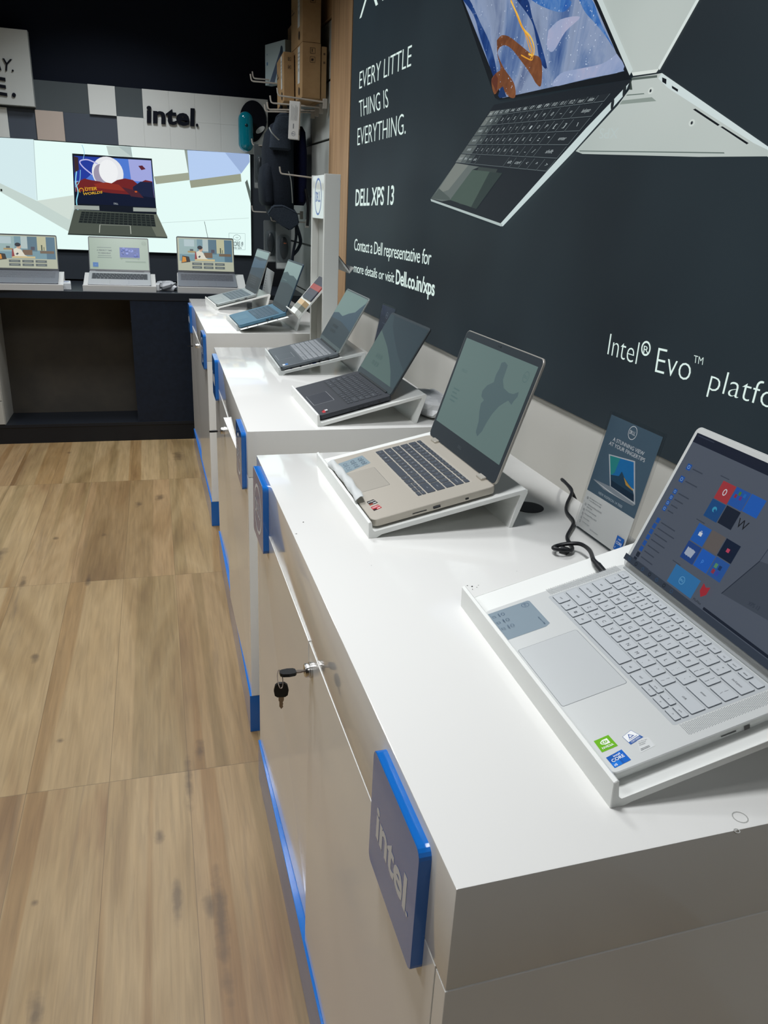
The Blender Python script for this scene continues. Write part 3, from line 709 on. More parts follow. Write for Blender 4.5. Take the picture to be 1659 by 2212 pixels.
# curled protective strip lying over its front edge
M, Xl, Yh = lap_frame(LB)
bm = nb(); pts = [(-0.1297,0.007092),(-0.07262,0.008165),(0.002419,0.008042),(0.08403,0.005019)]
xa, xb = pts[0][0]-.002, pts[-1][0]+.002
for k in range(2):
    rows = []
    for i in range(26):
        u = i/25; x = xa+(xb-xa)*u; R = []
        for j in range(11):
            an = -.6+3.4*j/10; rr = .0085+.0012*math.sin(u*19+j)-.001*k; R.append(bm.verts.new((x, .0035-rr*math.cos(an)*1.0+.003*math.sin(u*3.1), tB+.0068+rr*math.sin(an)*.75-.0)))
        rows.append(R)
    for r0, r1 in zip(rows, rows[1:]):
        for j in range(10): _q(bm, (r0[j], r0[j+1], r1[j+1], r1[j]), 0)
mk('protective_strip', bm, mat('dfe3e2', .25, alpha=.82), None, M, smooth=True, label='curled translucent plastic strip over the front edge of the warm silver laptop', cat='plastic strip')

# --- third: black laptop
def refl(a, x0, x1, y0, y1): a.rect(x0, x1, y0, y1, emat('3a4c4c'))
def screenC(a, x0, x1, y0, y1):  # diagonal reflection in the glass, drawn as pale and dark screen colours
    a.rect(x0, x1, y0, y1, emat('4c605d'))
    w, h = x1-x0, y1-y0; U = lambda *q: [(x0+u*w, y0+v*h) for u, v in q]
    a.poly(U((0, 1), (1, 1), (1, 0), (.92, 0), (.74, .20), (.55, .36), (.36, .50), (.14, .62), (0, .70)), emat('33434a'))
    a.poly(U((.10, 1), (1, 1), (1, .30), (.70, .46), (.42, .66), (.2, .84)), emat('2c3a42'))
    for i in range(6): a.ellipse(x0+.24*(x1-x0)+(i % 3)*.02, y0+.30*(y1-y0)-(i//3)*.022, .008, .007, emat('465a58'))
DARK = mat('2c3037', .5, name='black_laptop_shell')
oC, bC, lC = laptop(LC, 'laptop', 'black laptop on the white stand at the near end of the middle cabinet', DARK, mat('3a4044', .35, metal=.3), mat('333d43', .4),
    screenC, (.004, .007, .018), (-.040, .062, .010, .066), mat('2e323a', .4), (-.140, .132, .085, .181, LC[9], mat('30353c', .5), mat('272b31', .5), mat('9aa0a4', .5)),
    'laptops along the poster wall', tpedge=mat('c4c8ca', .3), ports=[('usb', .105, .119, .006, .0108), ('usb', .132, .146, .006, .0108), ('sd', .082, .097, .0075, .009), ('jack', .160, .1655, .006, .0105)])
art_in(bC, LC[9], [(.126, .030), (.150, .030), (.150, .014), (.126, .014)], 'sticker', 'small black and red sticker', lambda a: (a.rect(0, 1, .55, 1, mat('d5d5d5', .4)), a.rect(.45, 1, .55, 1, mat('1d1d1f', .4)), a.rect(0, 1, 0, .5, mat('b8232e', .4)), a.rect(0, .3, 0, .3, mat('2a1518', .4))))
stand(LC, ZT, .004, .172, 'white sloping stand under the black laptop on the middle cabinet', ACRYL, lip=.030)
# --- fourth: dark grey laptop with pale keys, clear stand
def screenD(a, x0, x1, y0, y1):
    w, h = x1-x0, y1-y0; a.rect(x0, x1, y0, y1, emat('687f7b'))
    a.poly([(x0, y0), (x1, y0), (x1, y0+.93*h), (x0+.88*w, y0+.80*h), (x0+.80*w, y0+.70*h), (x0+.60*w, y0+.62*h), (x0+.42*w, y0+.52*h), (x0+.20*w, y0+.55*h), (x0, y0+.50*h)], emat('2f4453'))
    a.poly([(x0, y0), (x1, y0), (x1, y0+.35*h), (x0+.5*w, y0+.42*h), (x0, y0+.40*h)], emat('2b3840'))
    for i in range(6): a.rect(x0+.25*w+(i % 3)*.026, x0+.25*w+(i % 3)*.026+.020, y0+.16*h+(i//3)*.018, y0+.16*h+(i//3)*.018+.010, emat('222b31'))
GREYL = mat('565d62', .42, metal=.3, name='dark_grey_shell')
oD, bD, lD = laptop(LDD, 'laptop', 'dark grey laptop with pale grey keys at the far end of the middle cabinet', GREYL, mat('9aa09e', .3, metal=.4), mat('4a5658', .4),
    screenD, (.0035, .006, .016), (-.035, .055, .010, .064), mat('565d62', .4, metal=.3), (-.148, .148, .080, .178, LDD[9], mat('878c90', .45), mat('5a6064', .45), mat('3a3f44', .5)),
    'laptops along the poster wall', tpedge=mat('c4c8ca', .3), ports=[('usb', .150, .163, .005, .0095), ('sd', .128, .140, .006, .008)])
art_in(bD, LDD[9], [(.132, .028), (.152, .028), (.152, .010), (.132, .010)], 'sticker', 'small blue and white sticker', lambda a: (a.rect(0, 1, 0, 1, mat('d8dde0', .4)), a.rect(0, 1, .45, 1, mat('2a6fb5', .4))))
CLEARW = mat('e3e8e6', .12, alpha=.55, name='frosted_acrylic')
stand(LDD, ZT, -.007, .180, 'clear acrylic stand under the dark grey laptop', CLEARW, lip=.026)
# --- blue and silver laptops on the farthest cabinet
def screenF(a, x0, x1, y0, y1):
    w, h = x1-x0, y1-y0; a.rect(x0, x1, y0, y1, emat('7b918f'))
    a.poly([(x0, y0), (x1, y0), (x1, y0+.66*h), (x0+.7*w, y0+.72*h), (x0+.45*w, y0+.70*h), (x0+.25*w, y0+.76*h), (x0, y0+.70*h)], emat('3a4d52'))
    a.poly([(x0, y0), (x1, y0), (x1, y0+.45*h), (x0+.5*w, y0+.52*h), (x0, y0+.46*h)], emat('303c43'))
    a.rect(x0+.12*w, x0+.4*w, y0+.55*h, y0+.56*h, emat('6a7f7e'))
BLUEL = mat('4b7389', .4, metal=.25, name='blue_shell')
oF, bF, lF = laptop(LF, 'laptop', 'blue laptop on the clear stand at the near end of the farthest cabinet', BLUEL, mat('31475a', .35, metal=.3), mat('2f383e', .4),
    screenF, (.004, .008, .020), (-.055, .045, .008, .062), mat('4e768b', .38, metal=.25), (-.135, .135, .088, .186, LF[9], mat('3f5462', .5), mat('3d5866', .5), mat('9aa0a4', .5), .0028, .0012, 0, True),
    'laptops along the poster wall', ports=[('usb', .120, .132, .006, .011), ('usb', .140, .152, .006, .011)])
stand(LF, ZT, -.040, .178, 'clear acrylic stand under the blue laptop', CLEARW, lip=.026)
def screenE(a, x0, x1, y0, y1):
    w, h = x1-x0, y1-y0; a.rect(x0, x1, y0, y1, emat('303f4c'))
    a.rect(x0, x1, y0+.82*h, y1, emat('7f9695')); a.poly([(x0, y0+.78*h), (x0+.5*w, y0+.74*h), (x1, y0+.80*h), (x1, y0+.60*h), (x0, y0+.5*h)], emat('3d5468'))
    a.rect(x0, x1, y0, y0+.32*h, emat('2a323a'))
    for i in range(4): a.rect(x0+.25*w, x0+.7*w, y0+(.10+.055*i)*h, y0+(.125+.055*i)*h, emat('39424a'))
SILV2 = mat('9ba3a3', .4, metal=.3, name='grey_silver_shell')
oE, bE, lE = laptop(LE, 'laptop', 'grey silver laptop at the far end of the farthest cabinet', SILV2, mat('8c9494', .35, metal=.3), mat('3b444b', .4),
    screenE, (.004, .006, .018), (-.05, .05, .008, .060), mat('9fa7a6', .38, metal=.3), (-.142, .142, .085, .190, LE[9], mat('5d6a70', .5), mat('4f5c62', .5), mat('9aa0a4', .5), .0028, .0012, 0, True),
    'laptops along the poster wall', ports=[('usb', .150, .163, .005, .0095), ('sd', .100, .125, .006, .0085)])
stand(LE, ZT, -.010, .180, 'white sloping stand under the grey silver laptop', ACRYL, lip=.028)

# ---------------------------------------------------------------- acrylic leaflet holders
def holder(M, w, h, label, art, foot=True):
    t = thing('leaflet_holder', label, 'leaflet holder', M, group='upright leaflet holders')
    bm = nb()
    slab(bm, w, h, .0015, [(0, -.0042), (0, -.0022)], 0, h/2, n=2); slab(bm, w, h, .0015, [(0, .0008), (0, .0026)], 0, h/2, n=2)
    box(bm, -w/2, w/2, .0005, .003, -.0042, .0026)
    mk('clear_sleeve', bm, CLEAR, t)
    a = Art(lambda x, y, l: Vector((x, y, .0001+l)), .00005); art(a, w, h); l = a.done('leaflet', t)
    return t
M = Matrix.Identity(4)
yaw, lean = .031, .19
ex = Vector((math.sin(yaw), -math.cos(yaw), 0)); ey = Vector((math.cos(yaw), math.sin(yaw), 0)); up = ey*math.sin(lean)+Vector((0, 0, 1))*math.cos(lean); nn = ex.cross(up)
for i in range(3): M[i][0], M[i][1], M[i][2], M[i][3] = ex[i], up[i], nn[i], (.708, 1.071, ZT+.0015)[i]
P_ = lambda h: mat(h, .5, spec=.2)
def leaflet1(a, w, h):
    W2 = w/2-.003
    a.rect(-W2, W2, .004, h-.006, P_('dfe2e0'))
    b = [(-0.07395,0.07102),(0.06965,0.07204),(-0.07515,0.2035)]
    yb = (b[0][1]+b[1][1])/2
    a.rect(-W2, W2, yb, h-.006, P_('4d6475'))
    c = [(-0.00182,0.1963)][0]; wt = P_('e6eaec')
    circle_badge(a, c[0], c[1], .0115, wt, t=.07)
    q = [(-0.04575,0.1703),(0.04238,0.1719),(-0.04732,0.1754),(-0.05264,0.1613),(0.0497,0.1634),(-0.05433,0.1666)]
    a.text('A STUNNING VIEW', (q[0][0], q[0][1]), (q[1][0], q[0][1]), (q[0][0], q[0][1]+.0062), wt)
    a.text('AT YOUR FINGERTIPS', (q[3][0], q[3][1]), (q[4][0], q[3][1]), (q[3][0], q[3][1]+.0062), wt)
    a.poly([(-0.04389,0.1465),(0.02736,0.1563),(0.0625,0.09263),(-0.01303,0.09779)], P_('c6ccd0'))
    a.poly([(-0.03976,0.1453),(0.02518,0.1539),(0.04746,0.1143),(-0.02043,0.1155)], P_('1e74b4')); a.poly([(-0.03976,0.1453),(-0.01089,0.149),(-0.01289,0.123),(-0.02114,0.1152)], P_('2b8f8e'))
    a.poly([(0.0005154,0.1213),(0.004242,0.1307),(0.0166,0.123),(0.04543,0.1123),(0.05193,0.1062),(0.05639,0.09811),(-0.01209,0.1007),(-0.02174,0.1163)], P_('26465e'))
    a.poly([(0.01331,0.1239),(0.02887,0.1175),(0.0451,0.1129),(0.04535,0.1111),(0.02502,0.1137)], P_('c79a45'))
    a.poly([(-0.01685,0.1091),(0.05193,0.1062),(0.05773,0.09569),(-0.01114,0.09896)], P_('1a2f44'))
    a.poly([(-0.06417,0.09419),(-0.05786,0.09505),(-0.01362,0.09809),(0.06218,0.09251),(0.05829,0.08909),(0.02308,0.08822),(-0.0271,0.08771)], P_('8d979f')); a.poly([(-0.06417,0.09419),(-0.01039,0.08859),(0.05829,0.08909),(0.005949,0.08945)], P_('d9dde0'))
    q = [(-0.03672,0.076),(0.03421,0.07698),(-0.03769,0.08083)]; a.text('NEW INSPIRON 14 7000', q[0], (q[1][0], q[0][1]), (q[0][0], q[0][1]+.0045), P_('b9c5ce'))
    d = P_('3b4a55')
    ln = ['New Generation Intel Core i7 mobile', 'processor, 8GB memory, fast charging', 'NVIDIA GeForce MX350 with 2GB GDDR5', 'graphics memory', '14.5in 2.7K narrow border display', '16GB on-board LPDDR4x, 512GB SSD', 'Windows 10 Home', '1 Year Premium Support']
    ys = [(-0.05871,0.06064),(-0.05955,0.04839),(-0.05758,0.03848),(-0.05712,0.03117),(-0.05691,0.02348),(-0.05645,0.01614)]
    x = ys[0][0]
    k = 0
    for i, (xx, y) in enumerate(ys):
        a.ring(-W2+.010, y-.001, .0022, .0022, .0005, d, n=10)
        a.texth(ln[k] if i < 2 else ln[i+2], (-W2+.016, y), .0021, d, sx=.8)
        if i < 2: a.texth(ln[k+1], (-W2+.016, y-.0042), .0021, d, sx=.8); k += 2
    q = [(0.05961,0.02282)][0]
    a.rect(W2-.024, W2-.004, .009, .033, P_('1f62b8')); a.texth('intel', (W2-.019, .027), .003, wt); a.texth('CORE', (W2-.022, .0195), .0046, wt, sx=.9, bold=.01); a.texth('i7', (W2-.022, .0115), .003, wt)
    a.texth('Intel Core processors', (-W2+.045, .012), .0022, d, sx=.9)
holder(M, .149, .216, 'upright clear leaflet holder with blue grey laptop leaflet, beside the nearest silver laptop', leaflet1)
def leaflet2(a, w, h):
    a.rect(-w/2+.003, w/2-.003, .004, h-.005, P_('41495a')); a.rect(-w/2+.003, w/2-.003, .004, .07, P_('262c37'))
    circle_badge(a, 0, h-.035, .011, P_('8c96a4')); a.rect(-.035, .035, h-.066, h-.063, P_('5d6878')); a.poly([(-.01, .08), (.03, .085), (.03, .125), (-.008, .12)], P_('9aa2a8'))
M2 = M.copy(); 
for i in range(3): M2[i][3] = (.735, 2.640, ZT+.0015)[i]
holder(M2, .149, .216, 'upright leaflet holder with a dark grey leaflet, behind the black laptop', leaflet2)

# ---------------------------------------------------------------- power lead
M, Xl, Yh = lap_frame(LA)
p0 = M @ Vector((-LA[6]/2-.001, LA[7]-.030, .008)); p1 = M @ Vector((-LA[6]/2-.040, LA[7]-.026, .010))
CORD = mat('15171b', .4)
z = ZT+.0042
cp = [(.86, 1.36, .80), (.825, 1.372, .868), (.800, 1.372, ZT+.008), (.785, 1.330, ZT+.016), (.782, 1.297, ZT+.010), (.744, 1.245, z), (.722, 1.205, z), (.706, 1.150, z+.002), (.664, 1.095, z), (.652, 1.058, z), (.640, 1.036, z+.003),
      (.618, 1.028, z+.008), (.607, 1.037, z+.008), (.618, 1.052, z+.004), (.636, 1.050, z+.008), (.652, 1.034, z+.014), (.640, .985, ZT+.030), p1]
t = thing('power_lead', 'black curly power lead running behind the nearest silver laptop', 'cable', loc=(.64, 1.04, ZT))
bm = nb(); tube(bm, spline(cp, 6), .0034, 8); mk('cord', bm, CORD, t, smooth=True, world=True)
bm = nb()
tube(bm, [p0, p0.lerp(p1, .6), p0.lerp(p1, .7), p1], [.0052, .0052, .0042, .0034], 12); mk('plug', bm, CORD, t, smooth=True, world=True)
bm = nb(); tube(bm, [(.626, 1.046, ZT+.004), (.634, 1.036, ZT+.004)], .0075, 10); mk('cable_tie', bm, BLACK, t, smooth=True, world=True)

# ---------------------------------------------------------------- paper slips and small packs on the cabinets
def sheet(name, pts, m, label, cat, th=.0006, bend=0., extra=None):
    bm = nb(); P = [Vector(p) for p in pts]; n = 8
    g = [[None]*2 for _ in range(n+1)]
    nr = (P[1]-P[0]).cross(P[3]-P[0]).normalized()
    for s in (0, 1):
        for i in range(n+1):
            u = i/n; q = nr*(bend*math.sin(PI*u)+s*th); g[i][s] = (bm.verts.new(P[0].lerp(P[1], u)+q), bm.verts.new(P[3].lerp(P[2], u)+q))
    for i in range(n):
        _q(bm, (g[i][0][0], g[i][0][1], g[i+1][0][1], g[i+1][0][0]), 0); _q(bm, (g[i][1][0], g[i+1][1][0], g[i+1][1][1], g[i][1][1]), 0)
        _q(bm, (g[i][0][0], g[i+1][0][0], g[i+1][1][0], g[i][1][0]), 0); _q(bm, (g[i][0][1], g[i][1][1], g[i+1][1][1], g[i+1][0][1]), 0)
    _q(bm, (g[0][0][0], g[0][1][0], g[0][1][1], g[0][0][1]), 0); _q(bm, (g[n][0][0], g[n][0][1], g[n][1][1], g[n][1][0]), 0)
    return mk(name, bm, m, None, smooth=True, label=label, cat=cat)
PAPER = mat('dfe1dc', .6)
M, Xl, Yh = lap_frame(LDD)
q = [M @ Vector(v) for v in ((.120, .010, -.0004), (.173, .010, -.0004), (.173, .205, -.0004), (.120, .205, -.0004))]
sh = sheet('price_slip', q, PAPER, 'printed white paper slip tucked under the dark grey laptop', 'paper slip', .0004)
a = Art(lambda x, y, l: M @ Vector((x, y, .0001+l)), .0001); dk = mat('3d4450', .6)
for i in range(5): a.rect(.150, .168, .03+i*.032, .036+i*.032, dk if i % 2 else mat('8b919a', .6))
a.rect(.152, .168, .105, .118, mat('2d3a63', .6)); a.done('print', sh, world=True)
M, Xl, Yh = lap_frame(LF)
q = [M @ Vector(v) for v in ((.100, .0, -.0004), (.195, .0, -.0004), (.195, .215, -.0004), (.100, .215, -.0004))]
sh = sheet('price_slip', q, PAPER, 'white paper slip tucked under the blue laptop', 'paper slip', .0004)
a = Art(lambda x, y, l: M @ Vector((x, y, .0001+l)), .0001)
for i in range(4): a.rect(.168, .186, .03+i*.045, .034+i*.045, dk)
a.done('print', sh, world=True)
# crumpled clear-wrapped pack behind the black laptop
def crumple(name, c, sx, sy, sz, m, label, cat, yaw=0., seed=1, amp=.25):
    rnd = random.Random(seed); bm = nb(); T = Matrix.Translation(c) @ Matrix.Rotation(yaw, 4, 'Z')
    ell(bm, (0, 0, sz), sx, sy, sz, 0, 18, 10, None, .6)
    for v in bm.verts:
        k = 1+amp*(rnd.random()-.5); v.co = Vector((v.co.x*k, v.co.y*k, max(0, sz+(v.co.z-sz)*k)))
    for v in bm.verts: v.co = T @ v.co
    return mk(name, bm, m, None, label=label, cat=cat)
crumple('wrapped_pack', (.715, 1.985, ZT), .050, .095, .028, mat('e3e5e6', .2), 'crumpled white wrapped pack behind the stand of the black laptop', 'packet', .1, 3, .12)
# spec card behind the grey silver laptop
b_ = [(0.6420,5.0406),(0.6434,4.7114)]; u_ = [(0.6218,4.3508),(0.6288,4.6943)]
q = [(*b_[0], ZT+.001), (*b_[1], ZT+.001), (*u_[0], 1.065), (*u_[1], 1.065)]
sh = sheet('spec_card', q, mat('b9bfbf', .4), 'pale printed card standing behind the grey silver laptop', 'card', .002)
P0, P1, P3 = Vector(q[0]), Vector(q[1]), Vector(q[3]); nr = (P1-P0).cross(P3-P0).normalized()
a = Art(lambda u, v, l: P0+(P1-P0)*u+(P3-P0)*v*.85+nr*(.0022+l), .0002); g = mat('5f686c', .6)
for i in range(6): a.rect(.15, .8-.1*(i % 3), .2+i*.11, .225+i*.11, g)
a.rect(.2, .5, .86, .94, g)
nrm = nr
a.done('print', sh, world=True)

# ---------------------------------------------------------------- the lit poster wall
t = thing('poster_lightbox', 'big dark lightbox poster with laptops pictured and white lettering on the right wall', 'poster', loc=RW(1.2, .9645, -.02))
bm = nb(); wallbox(bm, -1.6, 3.90, .965, 2.70, -.044, -.001); mk('frame', bm, mat('1a2126', .5), t, world=True)
PE = lambda h: mat(h, .45, emit=1., spec=.25)
a = Art(lambda s, z, l: RW(s, z, .0002+l), .0003)
bg = noisemat('poster_ground', [(.35, '242f37'), (.5, '2b3840'), (.65, '303e46')], (1.1, 1.1, 1.1), 2, .5, emit=.55, spec=.3)
a.rect(-1.6, 3.898, .966, 2.70, bg)
a.done('backdrop', t, world=True)
PF = lambda s, z, l: RW(s, z, .0012+l)
TX = PE('d9ece6')
def T3(txt, q, bold=0., ref=None, sp=1., m=TX):
    a = Art(PF, .0003); a.text(txt, q[0], q[1], q[2], m, bold, ref, 1, sp); a.done('lettering', t, world=True)
T3('XPS', [(3.7836,2.1667),(3.0597,2.1645),(3.7509,2.3621)], -.02)
T3('EVERY LITTLE', [(3.7498,1.8985),(3.0311,1.8919),(3.7505,1.9664)], -.01); T3('THING IS', [(3.7296,1.7850),(3.2897,1.7844),(3.7478,1.8529)], -.01); T3('EVERYTHING.', [(3.7496,1.6722),(3.0526,1.6735),(3.7549,1.7437)], -.01)
T3('DELL XPS 13', [(3.7520,1.4193),(3.1599,1.4284),(3.7519,1.4877)], .015)
T3('Contact a Dell representative for', [(3.7495,1.2237),(2.6890,1.2326),(3.7467,1.2743)], 0, None, .92)
T3('more details or visit', [(3.7433,1.1248),(3.1042,1.1345),(3.7402,1.1649)], 0, None, .92); T3('Dell.co.in/xps', [(3.0801,1.1333),(2.6313,1.1343),(3.0823,1.1863)], .02, None, .95)
T3('Intel', [(1.5206,1.1285),(1.4090,1.1273),(1.5204,1.1749)], -.015); T3('R', [(1.3915,1.1550),(1.3744,1.1558),(1.3933,1.1691)], -.005)
T3('Evo', [(1.3434,1.1244),(1.2358,1.1281),(1.3450,1.1741)], -.015); T3('TM', [(1.2348,1.1643),(1.2081,1.1647),(1.2362,1.1780)], -.01); T3('platform', [(1.1813,1.1247),(1.0540,1.1270),(1.1790,1.1652)], -.015, 'platf')
c = [(1.3855,1.1647),(1.4013,1.1645),(1.3698,1.1642),(1.3877,1.1795),(1.3838,1.1494)]
a = Art(PF, .0003); a.ring(c[0][0], c[0][1], abs(c[1][0]-c[2][0])/2, abs(c[3][1]-c[4][1])/2, .004, TX, 1)
a.done('registered_mark', t, world=True)
# pictured laptops
a = Art(lambda s, z, l: RW(s, z, .0014+l), .00012)
LT = noisemat('poster_silver', [(.3, 'a9b4b0'), (.7, 'b8c1bd')], (2, 2, 2), 2, .45, emit=1., spec=.2)
LT2 = PE('c9d6d6'); DKP = PE('1a2027'); BLK = PE('10151b')
a.poly([(1.9239,1.9960),(1.3594,1.8295),(1.4059,1.7779),(1.4921,1.6812),(1.4995,1.6758),(1.5787,1.6802),(1.7465,1.8444)], LT)
a.poly([(1.4921,1.6812),(1.4995,1.6758),(1.5787,1.6802),(1.5855,1.6868),(1.5027,1.6818)], PE('d5ddd8'))
a.line([(1.3594,1.8295),(1.4059,1.7779),(1.4921,1.6812)], .008, PE('d3ddda'))
a.poly([(1.5791,1.6771),(1.4935,1.6728),(1.4798,1.6726),(1.1566,1.5232),(0.9485,1.4238),(1.1533,1.5126),(1.3254,1.5194),(1.7399,1.5437),(1.7720,1.5511),(1.6196,1.6311),(1.5842,1.6568)], LT)
a.poly([(1.4798,1.6726),(1.1582,1.5283),(0.9511,1.4319),(0.9480,1.4221),(1.1565,1.5228),(1.1902,1.5341),(1.4523,1.6441),(1.4891,1.6646)], LT2)
for q in ([(1.4764,1.6649),(1.4615,1.6600),(1.4597,1.6511),(1.4740,1.6570)], [(1.4412,1.6469),(1.4194,1.6380),(1.4196,1.6339),(1.4390,1.6422)], [(1.3650,1.5997),(1.3584,1.6005),(1.2829,1.5684),(1.2878,1.5669)], [(1.2802,1.5648),(1.2750,1.5653),(1.2012,1.5347),(1.2056,1.5331)]): a.poly(q, BLK)
a.poly([(1.7556,1.5516),(1.2582,1.5236),(1.2561,1.5216),(1.7523,1.5494)], PE('5c6a66')); a.poly([(1.6034,1.6382),(1.4999,1.6335),(1.4826,1.6250),(1.6129,1.6316)], PE('87938d')); a.poly([(1.5881,1.6472),(1.5293,1.6435),(1.5258,1.6416),(1.5920,1.6456)], PE('5f6d68'))
a.poly([(1.5812,1.6767),(1.4929,1.6707),(1.4916,1.6664),(1.5785,1.6720)], PE('55605c')); a.poly([(1.5911,1.6730),(1.5814,1.6730),(1.5717,1.6543),(1.5816,1.6554)], PE('39433f'))
for (u, v) in [(1.5065,1.6453),(1.3600,1.5773)]: a.ring(u, v, .009, .006, .003, PE('c9d2cd'), n=12); a.ellipse(u, v, .003, .003, DKP, n=8)
t_ = [(1.6753,1.5912),(1.6002,1.5869),(1.6744,1.5967)]; a.text('XPS', t_[1], t_[0], (t_[1][0], t_[1][1]-.02), PE('b3c0be'))
a.done('pictured_laptop', t, world=True)
# front pictured laptop: lid, screen, deck
a = Art(lambda s, z, l: RW(s, z, .0036+l), .00012)
a.poly([(2.9414,2.3374),(1.9380,2.0171),(1.7465,1.8444),(1.5860,1.6885),(1.5852,1.6743),(2.2248,1.7021),(2.2541,1.7096),(2.5695,2.0050)], BLK)
a.line([(1.9471,2.0194),(1.7465,1.8444),(1.5838,1.6866)], .013, PE('c3cfcd'))
MARB = noisemat('poster_marble', [(.22, '14306b'), (.34, '41609a'), (.44, '7089b4'), (.52, '95a6c6'), (.60, '8c9cba'), (.68, '5f7199'), (.80, '274f9c')], (4.5, 4.5, 3.0), 10, .4, .8, emit=.8, spec=.2)
a.poly([(2.8919,2.3114),(1.9797,2.0278),(1.7742,1.8498),(1.6104,1.6925),(2.2043,1.7045),(2.5541,2.0021)], MARB)
BR = noisemat('poster_rust', [(.3, '4a2c20'), (.5, '7a4a2e'), (.7, '93623f')], (9, 9, 9), 6, .4, 1., emit=.9, spec=.2)
NV = noisemat('poster_navy', [(.3, '13295c'), (.55, '1d4080'), (.75, '4a6aa0')], (8, 8, 8), 5, .4, 1., emit=.85, spec=.2)
BL2 = noisemat('poster_blue', [(.3, '2453a8'), (.5, '3f74bb'), (.65, '6d94c8'), (.8, '8fa9cf')], (14, 14, 14), 6, .4, 1., emit=.85, spec=.2)
PK = noisemat('poster_lilac', [(.25, '7f97c2'), (.5, '9fadcf'), (.7, 'b3b4d0'), (.85, 'bdb4c6')], (7, 7, 7), 6, .4, .8, emit=.85, spec=.2)
a.poly(spl(closed([(2.5563,2.0025),(2.4583,1.9436),(2.3990,1.8813),(2.3316,1.8162),(2.2880,1.7740),(2.2475,1.7419),(2.2670,1.7893),(2.3238,1.8542),(2.4079,1.9194),(2.5016,1.9918)]), 4)[:-1], NV)
a.poly(spl(closed([(2.1708,1.9272),(2.0712,1.8631),(2.0321,1.8141),(1.9996,1.7642),(1.9558,1.7424),(2.0117,1.8109),(2.0656,1.8674),(2.1046,1.9143)]), 4)[:-1], NV)
a.poly(spl(closed([(1.8374,1.8621),(1.8028,1.8321),(1.7537,1.8025),(1.7002,1.7685),(1.6619,1.7411),(1.7278,1.7980),(1.7797,1.8508)]), 4)[:-1], BL2); a.poly(spl(closed([(2.0832,1.9101),(2.0248,1.8859),(1.9438,1.8594),(1.8952,1.8516),(1.8835,1.8711)]), 4)[:-1], BL2)
a.poly(spl(closed([(1.6469,1.7288),(1.6144,1.6943),(1.7552,1.6969),(1.9136,1.6993),(1.8839,1.7228),(1.7936,1.7211),(1.7006,1.7182)]), 4)[:-1], PK); a.poly(spl(closed([(1.9712,1.8250),(1.9146,1.8379),(1.8223,1.8263),(1.8835,1.8079),(1.9337,1.7756),(1.9685,1.7912)]), 4)[:-1], PK)
a.poly(spl(closed([(2.2741,1.8524),(2.2441,1.8592),(2.1954,1.8484),(2.1299,1.8213),(2.0519,1.7877),(2.0017,1.7725),(1.9820,1.7459),(1.9786,1.7081),(2.0070,1.7168),(2.0396,1.7398),(2.1050,1.7788),(2.1725,1.8166),(2.2220,1.8326),(2.2565,1.8291),(2.2570,1.8145),(2.2080,1.7756),(2.1367,1.7320),(2.1210,1.6986),(2.1594,1.7026),(2.2205,1.7299),(2.2582,1.7190),(2.2878,1.7558),(2.2625,1.7708),(2.2324,1.7788),(2.2611,1.8151)]), 4)[:-1], BR)
a.poly([(2.2205,1.7299),(2.2053,1.7326),(2.1751,1.7042),(2.2186,1.7057),(2.2324,1.7132)], PE('15315f')); a.poly([(2.2878,1.7558),(2.2625,1.7708),(2.2429,1.7564),(2.2422,1.7203)], PE('5a2f22'))
GL = PE('d6952e'); GL2 = PE('e9b94a')
a.line(spl([(2.2054,1.9340),(2.1629,1.8957),(2.1259,1.8618),(2.0839,1.8331),(2.0569,1.8073),(2.0422,1.7890),(2.0525,1.7769)]), .005, GL); a.line(spl([(2.2047,1.9311),(2.1547,1.8915),(2.1135,1.8543),(2.0654,1.8274),(2.0388,1.8019),(2.0373,1.7829),(2.0660,1.7897)]), .004, GL2); a.line(spl([(2.1622,1.8928),(2.1091,1.8508),(2.0903,1.8315),(2.0618,1.8000),(2.0400,1.7806),(2.0483,1.7736),(2.1086,1.7932)]), .003, GL)
def spk(n, m):
    q = [(2.5263,1.9907),(1.7730,1.8452),(1.6237,1.6976),(2.1843,1.7069)]; uv = quad_uv([q[0], q[1], q[2], q[3]])
    for _ in range(n):
        s, z = uv(random.random(), random.random()); r = random.uniform(.0008, .002); a.ellipse(s, z, r, r, m, l=60, n=5)
spk(170, PE('c3d0e4'))
a.poly([(2.2541,1.6927),(1.5812,1.6741),(1.5769,1.6592),(1.5867,1.6566),(2.1334,1.3784),(2.1698,1.3802),(2.7184,1.4463)], DKP)
